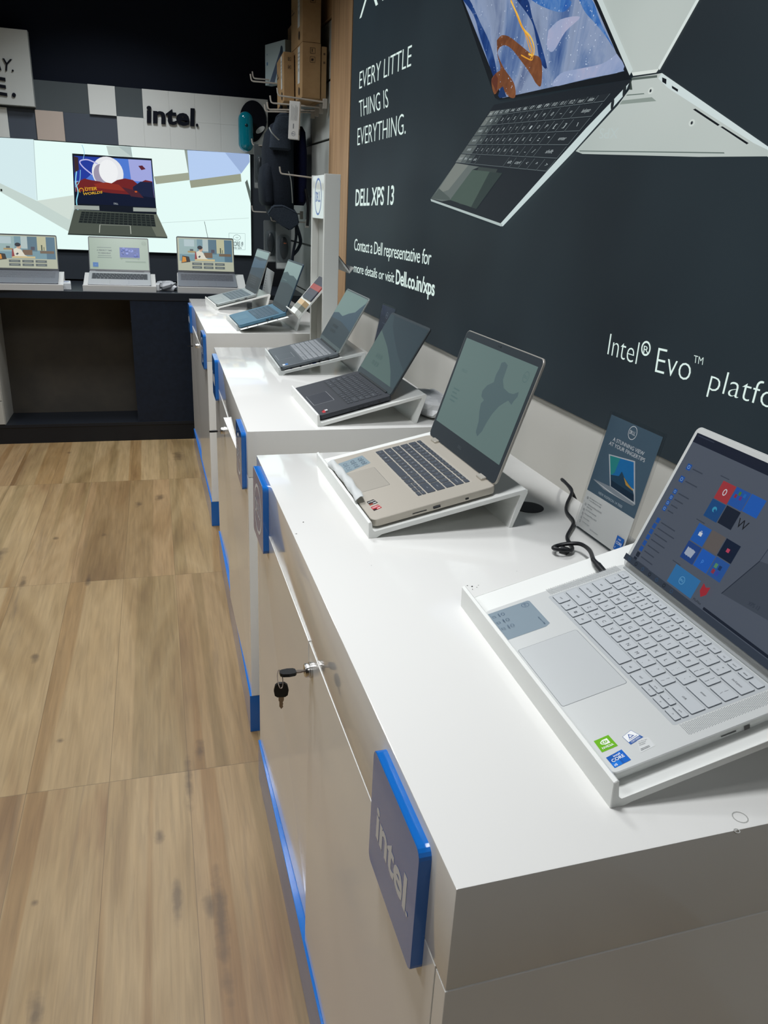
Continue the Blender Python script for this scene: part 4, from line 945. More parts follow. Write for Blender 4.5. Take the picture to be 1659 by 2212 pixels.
# palm rest sheen printed on the poster
for (q, h) in (([(2.5101,1.5533),(2.3208,1.5361),(2.3697,1.5297),(2.5364,1.4453),(2.6110,1.4410),(2.7190,1.4493)], '5d6664'), ([(2.5101,1.5533),(2.4041,1.5438),(2.5572,1.4755),(2.6793,1.4620)], '747a75'), ([(2.7190,1.4493),(2.6445,1.4805),(2.5401,1.4513),(2.5361,1.4441)], '4a5452'), ([(2.3208,1.5361),(2.1869,1.5258),(2.2322,1.4867),(2.3465,1.4286),(2.4554,1.4336)], '353e3d')): a.poly(q, PE(h))
a.poly([(2.3697,1.5297),(2.1534,1.5146),(2.2297,1.4760),(2.3139,1.4206),(2.5364,1.4453)], PE('44544d')); a.poly([(2.2403,1.5204),(2.1534,1.5146),(2.3139,1.4206),(2.3560,1.4247)], PE('2c3837'))
a.poly([(1.5818,1.6672),(1.5944,1.6468),(1.7789,1.5469),(2.0214,1.4258),(2.1180,1.3768),(2.1333,1.3844),(1.8940,1.5108),(1.7298,1.5958),(1.6364,1.6402)], PE('c3d2d2')); a.poly([(2.7200,1.4484),(2.7134,1.4410),(2.1247,1.3766),(2.1196,1.3835)], PE('aab8b6'))
for (u, v) in [(1.5948,1.6546),(1.6335,1.6348)]: a.ellipse(u, v, .006, .012, PE('20262b'), n=16)
q = [(2.2693,1.6786),(1.6428,1.6569),(1.8951,1.5107),(2.5120,1.5548)]
# perspective grid of the pictured keyboard
def homog(q):
    (x0, y0), (x1, y1), (x2, y2), (x3, y3) = [q[3], q[2], q[1], q[0]]   # uv (0,0)(1,0)(1,1)(0,1)
    dx1, dx2, sx = x1-x2, x3-x2, x0-x1+x2-x3; dy1, dy2, sy = y1-y2, y3-y2, y0-y1+y2-y3
    den = dx1*dy2-dx2*dy1; g = (sx*dy2-dx2*sy)/den; h = (dx1*sy-sx*dy1)/den
    A = (x1-x0+g*x1, x3-x0+h*x3, x0, y1-y0+g*y1, y3-y0+h*y3, y0)
    return lambda u, v: ((A[0]*u+A[1]*v+A[2])/(g*u+h*v+1), (A[3]*u+A[4]*v+A[5])/(g*u+h*v+1))
hf = homog(q); KL = PE('5d676a'); rh = 1/5.6; y = 1.; l0 = a.n+1
kd = [PE(h) for h in ('6a716f', '535b5b', '3b4345', '20262c')]
KT = PE('a9b4b6')
for ri, row in enumerate(ROWS):
    hh = rh*.6 if ri == 0 else rh; uu = 1/sum(k[1] for k in row); x = 0.
    for lb, w in row:
        X0, X1, Y0, Y1 = x+.004, x+w*uu-.004, y-hh+.012, y-.012; x += w*uu
        a.poly([hf(X0-.002, Y0-.008), hf(X1+.002, Y0-.008), hf(X1+.002, Y1), hf(X0-.002, Y1)], KL, l0)
        mx = (X0+X1)/2+(.10*(1-Y0) if ri < 5 else 0)
        a.poly([hf(X0-.002, Y0), hf(X1-.001, Y0), hf(X1-.001, Y1+.004), hf(X0-.002, Y1+.004)], kd[0] if mx < .085 else kd[1] if mx < .16 else kd[2] if mx < .23 else kd[3], l0+1)
        if lb.strip():
            wd_ = .014 if len(lb) == 1 else min(.05, (X1-X0)*.6); cy = (Y0+Y1)/2; cx = (X0+X1)/2
            V, F = glyphs(lb); xa, xb = width(lb)
            A2 = [hf(cx-wd_/2+wd_*(vx-xa)/max(xb-xa, 1e-3), cy-.02+.05*vy/caph()) for vx, vy in V]
            vs = [a.bm.verts.new(a.fn(p[0], p[1], (l0+2)*a.eps)) for p in A2]
            for f_ in F: _q(a.bm, [vs[i] for i in f_], a.mi(KT))
    y -= hh
a.done('pictured_laptop', t, world=True)

# ---------------------------------------------------------------- white brochure stand between the cabinets
CW = mat('cfd2cd', .4, name='white_powder_coat')
X0, X1, Y0, Y1 = .632, .692, 3.085, 3.355
t = thing('brochure_stand', 'tall white brochure stand with a round logo, standing between the middle and farthest cabinets', 'brochure stand', loc=((X0+X1)/2, (Y0+Y1)/2, 0))
for (a_, b_) in ((Y0, Y0+.022), (Y1-.022, Y1)):
    bm = nb(); bbox(bm, X0, X1, a_, b_, 0, 1.522, .002); mk('side_panel', bm, CW, t, world=True)
bm = nb(); bbox(bm, X0+.001, X1-.001, Y0+.0225, Y1-.0225, 1.362, 1.520, .002); hp = mk('header_panel', bm, mat('dfe3e0', .12, coat=.5), t, world=True)
a = Art(lambda x, y, l: Vector((X0+.001-l, (Y0+Y1)/2-x, 1.442+y)), .0003)
circle_badge(a, 0, 0, .068, mat('2f62b8', .3), t=.075); a.done('logo', hp, world=True)
bm = nb(); bbox(bm, X0-.03, X1+.03, Y0-.0, Y1, 0, .012, .002); mk('foot_plate', bm, CW, t, world=True)
bm = nb(); box(bm, (X0+X1)/2-.004, (X0+X1)/2+.004, Y0+.022, Y1-.022, .012, 1.362); mk('back_panel', bm, mat('a9ada8', .5), t, world=True)
def tray(sgn, zc, reach):
    # sloping tray reaching out of the stand with a turned-up lip
    xa = X0+.045 if sgn < 0 else X1-.012; bm = nb()
    za = zc+reach*1.15
    pr = [(0, 1.15*reach), (reach, 0), (reach+.018, .022), (reach+.015, .025), (reach, .008), (.004, 1.15*reach+.006)]
    ya, yb = (Y0+.0225, Y1-.0225)
    prism(bm, pr, lambda x, z, h: Vector((xa+sgn*x, ya+h, zc+z)), yb-ya)
    bmesh.ops.recalc_face_normals(bm, faces=bm.faces[:])
    return mk('tray', bm, CW, t, world=True), xa
tr1, xa1 = tray(-1, .985, .135); tr2, xa2 = tray(1, 1.165, .062)
def booklet(name, sgn, xa, zc, reach, u0, u1, y0, y1, th, ms, label, cat, lift=.004):
    # lies on the tray slope: u runs from the top (0) to the lip (1)
    d = Vector((sgn*reach, 0, -1.15*reach)); n = Vector((sgn*1.15, 0, 1)).normalized(); O = Vector((xa, 0, zc+1.15*reach))+n*lift
    bm = nb()
    for i, m_ in enumerate(ms):
        v0, v1 = u0+(u1-u0)*i/len(ms), u0+(u1-u0)*(i+1)/len(ms)
        P = [O+d*v+Vector((0, y, 0))+n*k for k in (0, th) for (v, y) in ((v0, y0), (v1, y0), (v1, y1), (v0, y1))]
        vs = [bm.verts.new(p) for p in P]
        for f in ((0, 3, 2, 1), (4, 5, 6, 7), (0, 1, 5, 4), (1, 2, 6, 5), (2, 3, 7, 6), (3, 0, 4, 7)): _q(bm, [vs[k] for k in f], i)
    bmesh.ops.recalc_face_normals(bm, faces=bm.faces[:])
    return mk(name, bm, ms, None, label=label, cat=cat)
booklet('brochure', -1, xa1, .985, .135, .02, .60, Y0+.03, Y0+.21, .006, [mat('3b3f49', .4), mat('3b3f49', .4), mat('9d4a45', .4), mat('45444e', .4), mat('3b3f49', .4)], 'dark glossy brochure with a red picture on the stand tray', 'brochure', .0062)
booklet('card_stack', -1, xa1, .985, .135, .66, .98, Y0+.03, Y0+.13, .022, [mat('c9ae86', .5), mat('8b8f86', .5), mat('e4e7e2', .5)], 'small stack of white grey and tan cards at the tray lip', 'cards', .0062)
booklet('brochure', 1, xa2, 1.165, .062, .0, .9, Y0+.03, Y0+.21, .004, [mat('45444c', .4), mat('585458', .4)], 'dark brochure in the small tray on the poster side of the stand', 'brochure', .0062)

# ---------------------------------------------------------------- alcove: hooks, cartons, bags, mice
def hook(s, z, length, drop=.034, label=None, r=.0040, tilt=.0):
    base = RW(s, z, .02)
    t = thing('display_hook', label, 'hook', loc=base, group='metal hooks on the grey slatted wall')
    bm = nb(); p = [base+Vector((.018, 0, 0)), base+Vector((-length+.012, 0, tilt)), base+Vector((-length+.004, 0, tilt+.003)), base+Vector((-length, 0, tilt+.012)), base+Vector((-length-.003, 0, tilt+drop))]
    tube(bm, p, r, 8); mk('prong', bm, CHROME, t, smooth=True, world=True)
    bm = nb(); q = RW(s, z, .018); bbox(bm, q.x, q.x+.020, s-.012, s+.012, z-.030, z+.016, .001); mk('bracket', bm, CHROME, t, world=True)
    return t
for (s, z, L_, tl, lb) in ((4.414, 1.912, .232, .012, 'metal hook nearest the wooden post, carrying the cardboard cartons'), (4.500, 1.897, .254, .0, 'second metal hook from the wooden post, under the cardboard cartons'),
        (4.612, 1.893, .252, -.015, 'third metal hook from the wooden post, under the cardboard cartons'), (4.719, 1.892, .250, -.014, 'fourth metal hook from the wooden post, under the cardboard cartons'),
        (4.86, 2.036, .305, .0, 'longer upper metal hook, its tip left of the grey boxed keyboard'), (5.02, 2.072, .272, .0, 'upper metal hook behind the longer one, beneath the grey boxed keyboard'),
        (4.40, 1.545, .222, .014, 'metal hook standing in front of the dark backpack, beside the brochure stand'), (5.02, 1.362, .285, .0, 'low metal hook poking out left of the bottom of the backpack'),
        (5.10, 1.732, .27, .0, 'metal hook carrying the mouse packs left of the backpack'), (4.845, 1.318, .20, .0, 'metal hook carrying the mouse packs below the backpack')):
    hook(s, z, L_, label=lb, tilt=tl)
CARD = noisemat('carton_board', [(.3, '8d7250'), (.7, '9d815c')], (14, 14, 14), 4, .7, spec=.2)
CARD2 = noisemat('carton_board_dull', [(.3, '77604a'), (.7, '876e54')], (14, 14, 14), 4, .7, spec=.2)
INK = mat('2c2015', .7); LAB = mat('b3b8b6', .6)
def carton(x0, x1, y0, y1, z0, z1, label, M=None, m=CARD, marks=True, lab=True):
    c = Matrix.Translation(((x0+x1)/2, (y0+y1)/2, z0)); c = c @ M if M is not None else c
    t = thing('carton', label, 'carton', c, group='cardboard cartons in the alcove')
    w, d, h = x1-x0, y1-y0, z1-z0
    bm = nb(); bbox(bm, -w/2, w/2, -d/2, d/2, 0, h, .003); b = mk('box', bm, m, t)
    a = Art(lambda u, v, l: Vector((-w/2-.0002-l, d/2-u, v)), .0003)     # face towards the aisle
    if lab:
        a.rect(d*.60, d*.78, h*.30, h*.97, LAB); a.ellipse(d*.69, h*.55, .009, .009, mat('6f7472', .6), n=10)
        for i in range(4): a.rect(d*.62, d*.76, h*(.64+.07*i), h*(.66+.07*i), mat('8d9391', .6))
    if marks:
        a.texth('DELL', (d*.08, h*.68), h*.05, INK, bold=.02); a.rect(d*.08, d*.34, h*.62, h*.64, INK); a.ellipse(d*.75, h*.15, .018, .020, INK, n=9)
    a.done('shipping_label', b)
    if marks:
        a = Art(lambda u, v, l: Vector((-w/2+u, -d/2-.0002-l, v)), .0003)
        for vy in (.70, .86):
            cx, cy, s = w*.55, h*vy, w*.13
            a.line([(cx-s, cy-s), (cx+s, cy-s), (cx+s, cy+s), (cx-s, cy+s), (cx-s, cy-s)], .0022, INK)
            if vy > .8:
                a.line([(cx-s*.2, cy-s*.5), (cx-s*.2, cy+s*.6)], .004, INK)
            else: a.poly([(cx-s*.6, cy-s*.5), (cx+s*.3, cy-s*.5), (cx+s*.5, cy+s*.4), (cx-s*.5, cy+s*.4)], INK)
        a.done('handling_mark', b)
    return t
RX = Matrix.Rotation
carton(.778, .873, 4.425, 4.760, 1.927, 2.176, 'brown carton standing on the hooks, below the topmost carton')
carton(.777, .871, 4.425, 4.770, 2.177, 2.440, 'topmost brown carton, stacked on another carton', m=CARD)
carton(.877, .905, 4.430, 4.760, 1.927, 2.165, 'brown carton squeezed between the stack and the wooden post', lab=False)
carton(.795, .880, 4.775, 5.00, 1.985, 2.33, 'plain pale brown carton rising behind the topmost carton', m=CARD2, marks=False, lab=False)
carton(.715, .772, 4.62, 4.86, 1.915, 2.150, 'leaning brown carton with a white label, left of the stacked cartons', RX(math.radians(-5), 4, 'X'))
# boxed keyboard
GB = mat('93a3a5', .5)
t = thing('keyboard_box', 'pale grey blue retail box with a pictured keyboard, resting on the upper hooks', 'box', Matrix.Translation((.776, 4.850, 2.046)) @ RX(math.radians(20), 4, 'Z'))
bm = nb(); bbox(bm, -.022, .022, 0, .235, 0, .205, .002); b = mk('box', bm, GB, t)
a = Art(lambda u, v, l: Vector((-.0222-l, .235-u, v)), .0003)
a.poly([(.045, .0), (.11, .0), (.20, .145), (.185, .165)], mat('3f4c5e', .5)); a.ellipse(.195, .150, .016, .030, mat('2c3a48', .4), n=16); a.rect(.02, .035, .10, .115, mat('4a6d8c', .5)); a.rect(.022, .032, .15, .156, mat('5c7482', .5))
a.done('printed_picture', b)
# small white accessory box hanging in front of the backpack
t = thing('accessory_box', 'slim white box with a small round logo hanging in front of the backpack', 'box', Matrix.Translation((.722, 4.340, 1.722)) @ RX(math.radians(-16), 4, 'Z') @ RX(math.radians(2.5), 4, 'Y'))
bm = nb(); bbox(bm, -.026, .026, -.026, .026, 0, .172, .001); b = mk('box', bm, mat('c3c6c4', .5), t)
a = Art(lambda u, v, l: Vector((-.026+u, -.0262-l, v)), .0002)
GR = mat('6e7478', .6)
circle_badge(a, .026, .024, .010, mat('3d4a66', .5)); a.rect(.022, .027, .048, .070, GR)
for i in range(5): a.rect(.010+.007*i, .012+.007*i, .085, .155-.006*(i % 3), mat('9a9fa0', .6))
a.done('print', b)
a = Art(lambda u, v, l: Vector((.0262+l, -.026+u, v)), .0002)
for i in range(3): a.rect(.008+.012*i, .016+.012*i, .022, .05, GR)
a.done('print', b)
bm = nb(); tube(bm, [(0, 0, .171), (0, .03, .182), (.0, .074, .200), (0, .080, .196)], .0014, 6); mk('hang_loop', bm, CLEAR, t)
# backpack
FAB = noisemat('black_fabric', [(.3, '10161e'), (.7, '1b232d')], (160, 160, 160), 3, .85, spec=.2, bump=.3)
FAB2 = noisemat('grey_fabric', [(.3, '1e262f'), (.7, '2a333d')], (160, 160, 160), 3, .85, spec=.2, bump=.3)
NVF = noisemat('navy_fabric', [(.3, '060a26'), (.7, '0b1236')], (120, 120, 120), 3, .8, spec=.2, bump=.3)
def loft(bm, secs, n=24, mi=0, sq=.72):
    """secs: (z, cx, cy, rx, ry)"""
    rows = []
    for z, cx, cy, rx, ry in secs:
        R = []
        for i in range(n):
            a = 2*PI*i/n; f = lambda q: math.copysign(abs(q)**sq, q)
            R.append(bm.verts.new((cx+rx*f(math.cos(a)), cy+ry*f(math.sin(a)), z)))
        rows.append(R)
    for a, b in zip(rows, rows[1:]):
        for i in range(n): _q(bm, (a[i], a[(i+1) % n], b[(i+1) % n], b[i]), mi)
    _q(bm, rows[0][::-1], mi); _q(bm, rows[-1], mi)
t = thing('backpack', 'black fabric backpack hanging on the slatted wall under the cartons', 'backpack', loc=(.735, 4.85, 1.29))
bm = nb(); loft(bm, [(1.345, .735, 4.86, .055, .10), (1.355, .730, 4.86, .075, .13), (1.45, .722, 4.86, .082, .145), (1.58, .715, 4.86, .088, .15), (1.70, .715, 4.86, .086, .148), (1.78, .722, 4.86, .078, .138), (1.83, .738, 4.86, .060, .115), (1.858, .755, 4.86, .030, .07)])
body = mk('body', bm, FAB, t, smooth=True, world=True)
bm = nb(); loft(bm, [(1.40, .655, 4.84, .03, .10), (1.42, .650, 4.84, .04, .12), (1.52, .645, 4.84, .042, .125), (1.60, .648, 4.84, .036, .115), (1.63, .66, 4.84, .02, .09)]); mk('front_pocket', bm, FAB, t, smooth=True, world=True)
bm = nb(); loft(bm, [(1.69, .705, 4.71, .050, .015), (1.70, .705, 4.70, .06, .02), (1.78, .712, 4.715, .055, .02), (1.86, .735, 4.74, .045, .03), (1.90, .770, 4.80, .030, .03)]); mk('top_panel', bm, FAB2, t, smooth=True, world=True)
bm = nb(); vs = [(.638, 4.72, 1.352), (.66, 4.66, 1.395), (.72, 4.655, 1.40), (.800, 4.66, 1.365), (.812, 4.67, 1.31), (.755, 4.65, 1.272), (.70, 4.65, 1.30)]
f0 = [bm.verts.new(v) for v in vs]; f1 = [bm.verts.new((x+.01, y+.14, z+.02)) for x, y, z in vs]
_q(bm, f0, 0); _q(bm, f1[::-1], 0)
for i in range(len(vs)): _q(bm, (f0[i], f0[(i+1) % 7], f1[(i+1) % 7], f1[i]), 0)
bmesh.ops.recalc_face_normals(bm, faces=bm.faces[:]); bmesh.ops.bevel(bm, geom=bm.edges[:], offset=.006, segments=2, affect='EDGES'); mk('bottom_flap', bm, FAB2, t, smooth=True, world=True)
bm = nb(); tube(bm, spline([(.765, 4.73, 1.895), (.74, 4.70, 1.93), (.72, 4.74, 1.92), (.73, 4.80, 1.87)]), .008, 8); mk('grab_handle', bm, FAB, t, smooth=True, world=True)
bm = nb(); tube(bm, spline([(.650, 4.72, 1.80), (.66, 4.70, 1.775), (.69, 4.69, 1.745), (.70, 4.69, 1.74)]), .004, 6); tube(bm, spline([(.752, 4.695, 1.585), (.765, 4.69, 1.54), (.772, 4.69, 1.47), (.776, 4.695, 1.42)]), .003, 6, 0); mk('zip', bm, mat('8d9391', .35, metal=.5), t, smooth=True, world=True)
bm = nb(); tube(bm, spline([(.795, 4.70, 1.33), (.80, 4.71, 1.24), (.785, 4.72, 1.15), (.775, 4.73, 1.03)]), .008, 8); tube(bm, spline([(.80, 4.70, 1.30), (.83, 4.73, 1.22), (.82, 4.76, 1.17), (.79, 4.74, 1.14)]), .010, 8); mk('strap', bm, FAB, t, smooth=True, world=True)
bm = nb(); tube(bm, [(.775, 4.73, 1.04), (.775, 4.73, .955)], .010, 8); mk('strap_end', bm, FAB, t, smooth=True, world=True)
t = thing('sleeve_bag', 'navy blue padded bag hanging behind the black backpack', 'bag', loc=(.862, 4.90, 1.40))
bm = nb(); loft(bm, [(1.41, .845, 4.93, .03, .10), (1.43, .848, 4.93, .036, .13), (1.55, .850, 4.93, .038, .14), (1.70, .850, 4.93, .036, .14), (1.80, .848, 4.93, .03, .12), (1.83, .848, 4.93, .015, .08)]); mk('body', bm, NVF, t, smooth=True, world=True)
bm = nb(); tube(bm, spline([(.868, 4.80, 1.50), (.882, 4.79, 1.42), (.884, 4.79, 1.36), (.880, 4.79, 1.30)]), .009, 8); mk('strap', bm, BLACK, t, smooth=True, world=True)
# mice in clear packs
PLAST = mat('5b666b', .06, alpha=.22, name='clear_pack_film')
def mouse_pack(x, y, z, w, h, yaw, label, mcol='14171b', accent=None, card='7b8386'):
    t = thing('mouse_pack', label, 'mouse pack', Matrix.Translation((x, y, z)) @ RX(yaw, 4, 'Z'), group='computer mice in clear packs on hooks')
    bm = nb(); slab(bm, w, h, .008, [(0, 0), (0, .0012)], 0, h/2); me = mk('card', bm, mat(card, .5), t, RX(PI/2, 4, 'X'))
    bm = nb(); slab(bm, w*.8, h*.62, .03, [(0, .0013), (0, .022), (.006, .032), (.012, .036)], 0, h*.46, n=6); mk('blister', bm, PLAST, t, RX(PI/2, 4, 'X'), smooth=True)
    bm = nb(); ell(bm, (0, h*.47, .014), w*.30, h*.25, .016, 0, 18, 10); box(bm, -.003, .003, h*.56, h*.64, .024, .030, 0); mo = mk('mouse', bm, mat(mcol, .3), t, RX(PI/2, 4, 'X'), smooth=True)
    if accent: bm = nb(); ell(bm, (0, h*.58, .026), .010, .005, .005, 0, 10, 6); mk('wheel', bm, mat(accent, .4), mo)
    bm = nb(); slab(bm, w*.9, h*.12, .002, [(0, .0013), (0, .002)], 0, h*.08); mk('label_strip', bm, mat('c6cccc', .5), t, RX(PI/2, 4, 'X'))
    return t
mouse_pack(.640, 5.10, 1.492, .075, .245, .5, 'mouse pack peeping out left of the backpack, beside the lit sign')
mouse_pack(.690, 5.065, 1.500, .075, .235, .5, 'mouse pack half hidden by the backpack, behind the leftmost mouse pack')
mouse_pack(.668, 4.86, 1.085, .085, .235, .45, 'mouse pack left of the one with an orange wheel, below the backpack')
mouse_pack(.742, 4.82, 1.050, .095, .255, .25, 'mouse pack with an orange wheel hanging below the backpack', accent='d9682a')
# teal capsule case on the tile frieze
t = thing('capsule_case', 'glossy teal capsule with a dimple, hung at the right end of the tiled sign', 'case', loc=(.597, 5.405, 1.712))
bm = nb(); TE = mat('087f92', .12, coat=.6)
secs = []
for i in range(29):
    a_ = -PI/2+PI*i/28; z_ = math.sin(a_)*.046; r_ = math.cos(a_)*.046; secs.append(((1.711+.046+z_) if a_ < 0 else (1.938-.046+z_), r_))
rows = []
for z_, r_ in secs:
    rows.append([bm.verts.new((.597+max(r_, .0008)*math.cos(2*PI*k/28), 5.412+max(r_, .0008)*.85*math.sin(2*PI*k/28), z_)) for k in range(28)])
for a_, b_ in zip(rows, rows[1:]):
    for k in range(28): _q(bm, (a_[k], a_[(k+1) % 28], b_[(k+1) % 28], b_[k]), 0)
_q(bm, rows[0][::-1], 0); _q(bm, rows[-1], 0)
mk('shell', bm, TE, t, smooth=True, world=True)
bm = nb(); ell(bm, (.598, 5.376, 1.858), .011, .006, .011); mk('dimple', bm, mat('04333b', .3), t, smooth=True, world=True)

# ---------------------------------------------------------------- back wall: tiled sign, lit sign
YT = 5.48
t = thing('tiled_sign', 'grey and white chequered tile sign with dark lettering above the lit sign', 'sign', loc=(-.2, 5.55, 1.70))
GT = mat('4d565a', .45); GT2 = mat('4b5460', .45); WT = mat('dde2df', .4); PK_ = mat('c0b3a8', .4)
ZB, ZM_, ZT_ = 1.703, 1.862, 2.022
bm = nb(); box(bm, -1.7, .745, 5.50, 5.558, ZB, ZT_); mk('backing', bm, GT, t, world=True)
xs = [(-0.9327,1.9975),(-0.7815,1.8598),(-0.6288,1.8616),(-0.4745,1.8610),(-0.3232,1.8599),(-0.1701,1.8612),(-0.0144,1.8600)]
X = [p[0] for p in xs]; g = X[3]-X[2]
def tile(x0, x1, z0, z1, m, y=YT):
    bm = nb(); bbox(bm, x0+.0002, x1-.0002, y, 5.501, z0+.0002, z1-.0002, .0006); mk('tile', bm, m, t, world=True)
tile(X[1], X[2], ZB, ZM_, GT2, 5.492); tile(X[2], X[3], ZB, ZM_, PK_, YT); tile(X[3], X[5], ZB, ZM_, GT2, 5.494); tile(X[4], X[5], ZM_, ZT_, WT)
tile(X[2], X[4], ZM_, ZT_, GT, 5.494); tile(X[5], X[6], ZM_, ZT_, GT, 5.494)
tile(X[5], X[6], ZB, ZM_, WT)
x = X[6]; k = 0
while x < .74:
    x1 = min(x+g, .745)
    for (a_, b_) in ((ZB, ZM_), (ZM_, ZT_)): tile(x, x1, a_, b_, WT)
    x = x1
x = X[1]
while x > -1.6:
    tile(x-g, x, ZB, ZM_, WT if k % 3 != 1 else GT2); x -= g; k += 1
def raised(txt, q, m, y, par, d=.012, bold=0., nm='lettering'):
    a, b, c = [Vector(v) for v in q]; V, F = glyphs(txt, bold); x0, x1 = width(txt, bold); exx = (b-a)/(x1-x0); eyy = (c-a)/caph(); bm = nb()
    pt = [a+exx*(vx-x0)+eyy*vy for vx, vy in V]
    lo = [bm.verts.new((p.x, y, p.y)) for p in pt]; hi = [bm.verts.new((p.x, y-d, p.y)) for p in pt]; ed = {}
    for f in F:
        _q(bm, [hi[i] for i in f], 0)
        for i, j in zip(f, f[1:]+f[:1]): ed[(i, j)] = 1
    for (i, j) in ed:
        if (j, i) not in ed: _q(bm, (lo[i], lo[j], hi[j], hi[i]), 0)
    bmesh.ops.recalc_face_normals(bm, faces=bm.faces[:])
    return mk(nm, bm, m, par, world=True)
DKL = mat('10141f', .3)
raised('intel', [(0.0024,1.8410),(0.2869,1.8414),(0.0081,1.9329)], DKL, YT, t, bold=.03); raised('.', [(0.2964,1.8403),(0.3106,1.8404),(0.2991,1.9103)], DKL, YT, t, bold=.03)
c = [(0.6515,1.8922)][0]
bm = nb(); Pq = []
for i in range(40):
    a_ = 2*PI*i/40; r = 1-.22*max(0, -math.sin(a_))**2*abs(math.cos(a_)); Pq.append((c[0]+.085*math.cos(a_)*r*(1-.18*max(0, -math.sin(a_))), c[1]+.118*math.sin(a_)))
prism(bm, Pq, lambda x, z, h: Vector((x, YT-.001-h, z)), .010); bmesh.ops.recalc_face_normals(bm, faces=bm.faces[:]); em = mk('emblem', bm, DKL, t, world=True)
a = Art(lambda x, z, l: Vector((x, YT-.0115-l, z)), .0004)
a.ellipse(c[0]+.044, c[1]-.046, .033, .015, WT, rot=.62); a.ellipse(c[0]-.040, c[1]-.046, .033, .015, WT, rot=PI-.62); a.done('eye', em, world=True)
# raised white block with lettering at the left
t = thing('raised_sign_block', 'white raised sign block with black lettering at the top left, beside the tiles', 'sign', loc=(-1.1, 5.55, ZM_))
bx = [(-0.6218,1.9951)][0][0]
bm = nb(); bbox(bm, -1.9, bx, 5.44, 5.4985, ZM_+.012, 2.262, .002); bk = mk('block', bm, mat('c4cac7', .4), t, world=True)
bm = nb()
a = Art(lambda x, z, l: Vector((x, 5.4398-l, z)), .0003)
raised('AY.', [(-0.8339,2.0493),(-0.7151,2.0462),(-0.8215,2.1103)], DKL, 5.44, t, .008, .0); raised('E', [(-0.8347,1.9252),(-0.7630,1.9189),(-0.8335,2.0140)], DKL, 5.44, t, .008, .02); raised('.', [(-0.7388,1.9200),(-0.7172,1.9201),(-0.7321,1.9988)], DKL, 5.44, t, .008, .04)
# lit sign
t = thing('lit_sign', 'long white backlit sign with a big pictured laptop on the back wall', 'sign', loc=(-.4, 5.55, 1.08))
bm = nb(); box(bm, -1.75, .636, 5.503, 5.558, 1.078, 1.701); mk('frame', bm, mat('2a2f33', .5), t, world=True)
a = Art(lambda x, z, l: Vector((x, 5.502-l, z)), .0003)
G = lambda h, e=1.: mat(h, .4, emit=e, spec=.2)
a.rect(-1.74, .632, 1.082, 1.699, G('ddf3ef', 1.08))
a.poly([(-1.0063,1.6998),(-0.8387,1.7004),(-0.6571,1.7026),(-0.6762,1.3626),(-0.8691,1.4494),(-1.0346,1.4876)], G('d3e9ec'))
a.poly([(-1.0346,1.4876),(-0.8691,1.4494),(-0.6738,1.3600),(-0.4588,1.4030),(-0.4579,1.3145),(-0.5061,1.1886),(-0.8750,1.4011),(-1.0392,1.4531)], G('c3d3cd')); a.poly([(-0.6738,1.3600),(-0.4588,1.4030),(-0.4604,1.3461),(-0.4950,1.2581)], G('cfdcd4'))
a.poly([(-0.2437,1.6939),(-0.0990,1.6981),(-0.0939,1.6376),(-0.2340,1.6439)], G('bccbc6')); a.poly([(-0.1753,1.6958),(-0.0990,1.6981),(-0.0938,1.6394)], G('a9b9b7'))
a.poly([(-0.0897,1.6996),(0.2219,1.7020),(0.2402,1.5713),(0.0281,1.5364),(-0.0913,1.6484)], G('e6f7f2')); a.poly([(0.0281,1.5364),(0.2402,1.5713),(0.2480,1.5287),(0.0379,1.4924)], G('9ea491'))
a.poly([(0.2219,1.7020),(0.2391,1.7013),(0.2529,1.4828),(0.2402,1.5713)], G('8f9a92')); a.poly([(0.2391,1.7013),(0.6270,1.7043),(0.6292,1.6566),(0.5699,1.5837),(0.2460,1.5258)], G('b5cdf0')); a.poly([(0.4736,1.7019),(0.6270,1.7043),(0.6292,1.6566),(0.5750,1.5868)], G('9bb2d8'))
a.poly([(0.2460,1.5258),(0.5699,1.5837),(0.5740,1.5374),(0.2529,1.4819)], G('979c88')); a.poly([(0.5971,1.5340),(0.6115,1.5516),(0.6306,1.4840),(0.6315,1.4080)], G('5d6862'))
a.line([(0.3299,1.2843),(0.3484,1.1838)], .003, G('4f5a58')); a.line([(0.0363,1.2622),(0.6179,1.3179)], .002, G('b6c6c2')); a.line([(-0.6546,1.7019),(-0.6709,1.3629)], .004, G('b5c8ca'))
a.rect(*[v for v in ([(-0.8713,1.4171),(-0.8608,1.4036)][0][0], [(-0.8713,1.4171),(-0.8608,1.4036)][1][0])], [(-0.8713,1.4171),(-0.8608,1.4036)][1][1], [(-0.8713,1.4171),(-0.8608,1.4036)][0][1], G('1d2320'))
a.done('lit_face', t, world=True)
a = Art(lambda x, z, l: Vector((x, 5.4975-l, z)), .00018)
a.poly([(-0.4442,1.6393),(0.0218,1.6394),(0.0324,1.3138),(-0.4593,1.3190)], G('141a24'))
a.poly([(-0.4365,1.6268),(0.0155,1.6283),(0.0258,1.3815),(-0.4471,1.3829)], G('4f79cf')); a.poly([(-0.4365,1.6268),(-0.2306,1.6283),(-0.3679,1.5079),(-0.4473,1.4501)], G('243c9a')); a.poly([(-0.1205,1.6271),(0.0155,1.6283),(0.0166,1.5022),(-0.1103,1.5043)], G('9fa6dc')); a.poly([(-0.4440,1.4859),(0.0203,1.4842),(0.0258,1.3815),(-0.4471,1.3829)], G('8aa3d8'))
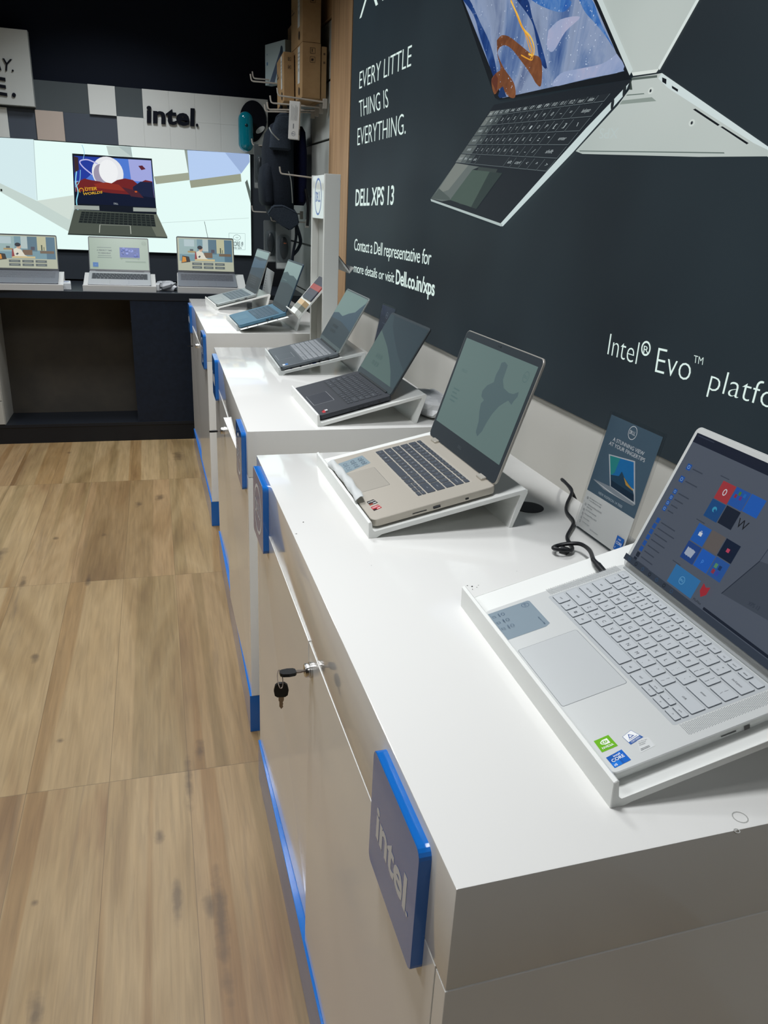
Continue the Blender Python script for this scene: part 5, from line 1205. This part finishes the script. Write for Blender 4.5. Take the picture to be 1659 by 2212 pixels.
c = [(-0.2465,1.5415),(-0.1539,1.5468)]; r = abs(c[1][0]-c[0][0]); a.ellipse(c[0][0], c[0][1], r, r*1.0, G('e4e6ea')); a.ellipse(c[0][0]-r*.45, c[0][1]-r*.1, r*.45, r*.62, G('9a93a8')); a.ellipse(c[0][0]+r*.05, c[0][1]+r*.1, r*.6, r*.72, G('eef0f2'))
a.line(spl([(-0.3390,1.5273),(-0.3897,1.5685),(-0.4033,1.5984),(-0.3591,1.6098),(-0.3020,1.5896)]), .007, G('b9b8e8')); a.poly([(-0.0625,1.5924),(-0.0389,1.5965),(-0.0195,1.5770),(-0.0453,1.5692)], G('5a2430'))
a.poly([(-0.4366,1.6251),(-0.4121,1.6196),(-0.4139,1.5495),(-0.4399,1.5303)], G('3a2a2e'))
a.poly([(-0.4416,1.4727),(-0.3865,1.5024),(-0.3508,1.4955),(-0.2965,1.4896),(-0.2425,1.4746),(-0.1940,1.5042),(-0.1468,1.5158),(-0.1006,1.5094),(-0.0739,1.4882),(-0.0253,1.5135),(0.0169,1.5068),(0.0259,1.3833),(-0.4471,1.3829)], G('6e2426')); a.poly([(-0.1034,1.4685),(-0.0542,1.5029),(0.0166,1.5022),(0.0238,1.3814),(-0.0998,1.3818)], G('1c2440')); a.poly([(-0.4461,1.4234),(-0.3377,1.4335),(-0.2277,1.4257),(-0.0970,1.4232),(0.0275,1.4112),(0.0262,1.3555),(-0.4486,1.3557)], G('121a30'))
a.poly([(-0.3343,1.4741),(-0.2599,1.4871),(-0.1867,1.4776),(-0.1519,1.4432),(-0.2446,1.4474),(-0.3178,1.4525)], G('8a3026')); a.poly([(-0.1690,1.4650),(-0.0766,1.4471),(-0.0413,1.4077),(-0.1165,1.4131)], G('4a2530')); a.ellipse(*[(-0.0863,1.4421)][0], .008, .005, G('c25a2a'), n=10)
yl = G('d9a92e'); a.texth('THE', [(-0.3914,1.4460)][0], .007, yl); q = [(-0.3882,1.4309),(-0.3169,1.4409),(-0.3867,1.4480),(-0.4131,1.4071),(-0.2881,1.4226),(-0.3976,1.4277)]
a.text('UTER', q[0], q[1], q[2], yl, .02); a.text('WORLDS', (q[3][0]+.01, q[3][1]-.002), (q[4][0], q[4][1]), (q[3][0]+.012, q[3][1]+.012), yl, .02); cO = [(-0.4091,1.4316)][0]; a.ring(cO[0], cO[1], .0145, .016, .004, yl, a0=-40, a1=230)
a.line(spl([(-0.3834,1.6908),(-0.3738,1.6481),(-0.3866,1.6037)]), .003, G('8fc4de')); a.line(spl([(-0.4283,1.5398),(-0.4385,1.4773),(-0.4297,1.4242),(-0.4437,1.3695),(-0.4395,1.3153)]), .006, G('8fd8ec')); a.line(spl([(-0.4049,1.5500),(-0.4150,1.4875),(-0.4409,1.4505)]), .003, G('8fd8ec'))
a.text('DELL', *[(-0.2251,1.3620),(-0.1981,1.3605),(-0.2244,1.3712)], G('9aa3a8'), .02)
a.poly([(-0.4611,1.3189),(0.0344,1.3139),(0.0917,1.1712),(-0.5134,1.1698)], G('4e554d')); a.poly([(-0.5134,1.1698),(0.0917,1.1712),(0.0901,1.1788),(-0.5108,1.1773)], G('2f3632'))
a.poly([(-0.0376,1.3134),(0.0344,1.3139),(0.0921,1.1789),(0.0220,1.1810)], G('6a7064'))
a.poly([(-0.4569,1.3454),(-0.3126,1.3477),(-0.3127,1.3230),(-0.4572,1.3218)], G('9aa29c')); a.poly([(-0.1095,1.3491),(0.0345,1.3503),(0.0333,1.3288),(-0.1101,1.3259)], G('9aa29c'))
a.poly([(-0.4198,1.3108),(0.0149,1.3102),(0.0234,1.2390),(-0.4441,1.2437)], G('363d3a'))
hb = homog([(-0.4198,1.3108),(0.0149,1.3102),(0.0234,1.2390),(-0.4441,1.2437)]); l0 = a.n+1; kk = G('1f2526')
for i in range(17):
    for j in range(5): a.poly([hb((i+.12)/17, (j+.15)/5), hb((i+.88)/17, (j+.15)/5), hb((i+.88)/17, (j+.85)/5), hb((i+.12)/17, (j+.85)/5)], kk, l0)
a.line([(-0.3168,1.2380),(-0.3236,1.1893)], .004, G('b9beb4')); a.line([(-0.1340,1.2391),(-0.1336,1.1892)], .004, G('b9beb4')); a.line([(-0.3168,1.2380),(-0.1340,1.2391)], .0025, G('8d938a'))
a.done('pictured_laptop', t, world=True)
a = Art(lambda x, z, l: Vector((x, 5.4975-l, z)), .00018)
bd = [(0.4861,1.2183),(0.5916,1.2195),(0.5898,1.1168),(0.4856,1.1153)]
a.line(bd+bd[:1], .0025, G('9fb5b4')); kb = G('5a6b6e')
c = [(0.5376,1.1929),(0.5623,1.1939),(0.5380,1.2106)]; a.ring(c[0][0], c[0][1], abs(c[1][0]-c[0][0]), abs(c[2][1]-c[0][1]), .002, kb); a.texth('intel', (c[0][0], c[0][1]-.004), .009, kb, anchor='c', sx=.8)
a.text('CORE i9', *[(0.5015,1.1385),(0.5777,1.1382),(0.5022,1.1671)], kb, .02); a.text('10th GEN', *[(0.5145,1.1212),(0.5660,1.1210),(0.5148,1.1331)], kb, .02)
a.done('processor_badge', t, world=True)

# ---------------------------------------------------------------- dark back desk and its laptops
DN = noisemat('desk_navy', [(.3, '0d1724'), (.7, '131e2d')], (40, 40, 40), 2, .5, spec=.3)
XL, XN, YF = -.897, -.150, 4.865
t = thing('back_desk', 'long dark navy counter with an open knee space along the back wall', 'desk', loc=(0, 5.2, 0))
bm = nb(); bbox(bm, -1.9, .89, YF, 5.50, .848, ZDESK, .002); mk('counter_top', bm, mat('1c222a', .35), t, world=True)
bm = nb(); box(bm, XN, .87, YF+.004, 5.40, .118, .8475); mk('side_cabinet', bm, DN, t, world=True)
bm = nb(); box(bm, XL, XN, 5.15, 5.18, .118, .8475); mk('back_board', bm, noisemat('knee_board', [(.3, '3b3935'), (.7, '48443d')], (5, 60, 5), 3, .6, spec=.25), t, world=True)
bm = nb(); bbox(bm, -1.9, .87, YF, 5.45, .098, .1175, .001); mk('bottom_board', bm, mat('0f151d', .45), t, world=True)
bm = nb(); box(bm, -1.9, .87, YF+.003, 5.40, 0, .0978); mk('plinth', bm, mat('0d1117', .5), t, world=True)
bm = nb(); tube(bm, [(XN-.002, 4.99, .71), (XN-.006, 4.99, .71)], .006, 10); mk('socket', bm, mat('50565c', .4), t, world=True)
t = thing('drawer_unit', 'white drawer unit at the left end of the back desk', 'drawer unit', loc=(-1.3, 5.1, .118))
bm = nb(); bbox(bm, -1.7, XL-.0005, YF+.006, 5.40, .1182, .847, .001); mk('body', bm, mat('a9aaa4', .4), t, world=True)
for (a_, b_) in ((.122, .26), (.264, .55), (.554, .843)):
    bm = nb(); bbox(bm, -1.69, XL-.004, YF-.004, YF+.0055, a_, b_, .001); mk('drawer', bm, mat('a9aaa4', .4), t, world=True)
KEYD = mat('34383e', .5)
def scr_room(a, x0, x1, y0, y1):
    w, h = x1-x0, y1-y0; R = lambda u0, u1, v0, v1, c: a.rect(x0+u0*w, x0+u1*w, y0+v0*h, y0+v1*h, emat(c))
    R(0, 1, 0, 1, 'a9ad99'); R(.03, .98, .29, .97, '6f8f9a'); R(.03, .35, .5, .97, '8fa8a8'); R(.12, .30, .74, .95, 'a9bcc0'); R(.45, .55, .60, .97, 'a9b9b8'); R(.55, .70, .52, .97, '54707f'); R(.70, .84, .55, .97, 'b3b393'); R(.84, .98, .29, .97, '4f6e80')
    R(.18, .32, .55, .60, 'a08a5e'); R(.22, .28, .60, .66, '4a555a'); R(.74, .96, .46, .54, '6a5a48'); R(.76, .78, .55, .72, '3d4a3a'); R(.80, .81, .55, .66, '3d4a3a'); R(.60, .66, .56, .66, '4a4a56'); R(.30, .66, .30, .36, 'c2b284'); R(.47, .62, .40, .56, '6f5a48')
    # boy reading at a table, as pictured on the screen
    a.poly([(x0+u*w, y0+v*h) for u, v in ((.31, .36), (.34, .58), (.39, .62), (.45, .56), (.50, .40), (.54, .36))], emat('d3d0c0'))
    a.poly([(x0+u*w, y0+v*h) for u, v in ((.30, .34), (.31, .58), (.325, .58), (.345, .36))], emat('8a3a3a'))
    a.ellipse(x0+.415*w, y0+.66*h, .035*w, .075*h, emat('c09a80')); a.ellipse(x0+.40*w, y0+.71*h, .045*w, .060*h, emat('23252c')); a.poly([(x0+u*w, y0+v*h) for u, v in ((.36, .42), (.39, .47), (.41, .44), (.385, .39))], emat('3a3f4c'))
    a.poly([(x0+u*w, y0+v*h) for u, v in ((.06, .22), (.08, .45), (.20, .42), (.22, .26))], emat('2a2420')); a.poly([(x0+u*w, y0+v*h) for u, v in ((.07, .24), (.085, .42), (.14, .40), (.15, .27))], emat('c8842a'))
    for i in range(3):
        for j in range(2):
            u = .25+i*.205; v = .17-j*.11; R(u, u+.175, v, v+.075, '545d5e'); R(u+.03, u+.145, v+.03, v+.045, '8f9894')
def scr_ad(a, x0, x1, y0, y1):
    w, h = x1-x0, y1-y0; a.rect(x0, x1, y0, y1, emat('8b9d8d')); d = emat('3c4a4c'); d2 = emat('65766f')
    a.texth('A PERFECT TIME', (x0+.25*w, y0+.58*h), .0085, d, anchor='c', bold=.03, sx=.95); a.texth('TO REINVENT', (x0+.25*w, y0+.49*h), .0085, d, anchor='c', bold=.03, sx=.95)
    for i, q in enumerate(((.68, .24), (.42, .22), (.36, .24))): a.rect(x0+(.25-q[1]/2)*w, x0+(.25+q[1]/2)*w, y0+q[0]*h, y0+(q[0]+.022)*h, d2)
    a.rect(x0+.51*w, x0+.85*w, y0+.38*h, y0+.71*h, emat('2c4590'))
    rr = random.Random(5)
    for i in range(26): a.ellipse(x0+(.54+.28*rr.random())*w, y0+(.43+.24*rr.random())*h, .010*rr.random()+.002, .008*rr.random()+.002, emat(rr.choice(('6f7fc4', '1c2c66', '5a6ab4', '3d55a4'))), n=8)
    a.rect(x0+.51*w, x0+.85*w, y0+.365*h, y0+.385*h, emat('6d7a88')); a.line([(x0+.55*w, y0+.365*h), (x0+.53*w, y0+.32*h)], .002, d2); a.line([(x0+.81*w, y0+.365*h), (x0+.83*w, y0+.32*h)], .002, d2)
    a.rect(x0+.60*w, x0+.95*w, y0+.25*h, y0+.265*h, d2); a.ring(x0+.93*w, y0+.86*h, .012, .012, .0012, d2, n=20); a.texth('DELL', (x0+.93*w, y0+.845*h), .005, d2, anchor='c')
    a.rect(x0+.05*w, x0+.14*w, y0+.06*h, y0+.20*h, emat('1f5f9e')); a.texth('intel', (x0+.095*w, y0+.12*h), .004, emat('7fa3c8'), anchor='c')
grp = 'laptops on the back desk'
def back_lap(P, label, base, scr, kx, keyc, wellc):
    w, t_ = P[6], P[9]
    o, b, l = laptop(P, 'laptop', label, base, mat('3a4044', .35), mat('20262b', .4), scr, (.005, .008, .012), (-.055, .05, .010, .082), None, (-w/2+.018, w/2-kx, .100, .205, t_, keyc, wellc, keyc, .0028, .0012, 0, True), grp)
GY = mat('6a6f77', .45, metal=.2)
back_lap(LG, 'grey laptop at the left edge showing a boy at a table', GY, scr_room, .018, mat('5d6269', .5), mat('646970', .5))
back_lap(LM, 'silver laptop on the back desk showing an advert on a pale green screen', mat('a9adb0', .4, metal=.3), scr_ad, .018, KEYD, mat('777c80', .5))
back_lap(LR, 'grey laptop on the back desk nearest the corner, showing a boy at a table', GY, scr_room, .018, mat('4b4f57', .5), mat('585d65', .5))
for P, off, half, lb in ((LG, .0, .205, 'white sloping stand under the leftmost laptop on the back desk'), (LM, .0, .203, 'white sloping stand under the pale green screen laptop on the back desk'), (LR, .025, .203, 'white sloping stand under the corner laptop on the back desk')):
    stand(P, ZDESK, off, half, lb, mat('b9bab8', .4, name='white_stand'), .27, .24, .034)
# things lying on the desk
q = [(-.535, 4.93, ZDESK+.030), (-.485, 4.93, ZDESK+.030), (-.470, 5.06, ZDESK+.052), (-.520, 5.06, ZDESK+.052)]
bm = nb(); T = Matrix.Translation((-.512, 5.0, ZDESK)) @ RX(.1, 4, 'Z'); bbox(bm, -.036, .036, -.07, .08, .0005, .038, .003, T=T)
a = thing('leaflet_stack', 'stack of white leaflets with blue print beside the leftmost desk laptop', 'leaflets', loc=(-.512, 5.0, ZDESK))
st = mk('paper', bm, mat('c4c9cb', .6), a, world=True)
A = Art(lambda x, y, l: T @ Vector((x, y, .0385+l)), .0003); A.poly([(-.02, 0), (.03, .01), (.025, .04), (-.015, .03)], mat('5d6f9c', .6)); A.rect(-.025, .02, -.04, -.03, mat('8d95a4', .6)); A.done('print', st, world=True)
crumple('wrapped_pack', (.062, 5.02, ZDESK), .060, .05, .026, mat('a5a9ad', .35), 'crumpled grey wrapped pack lying between two desk laptops', 'packet', .05, 11, .35)
bm = nb(); T = Matrix.Translation((.012, 4.985, ZDESK)) @ RX(-.05, 4, 'Z'); bbox(bm, -.011, .011, -.02, .09, .0005, .04, .004, T=T); mk('paper_roll', bm, mat('c9cccd', .5), None, label='small white folded paper strip at the right end of the pale green laptop stand', cat='paper')
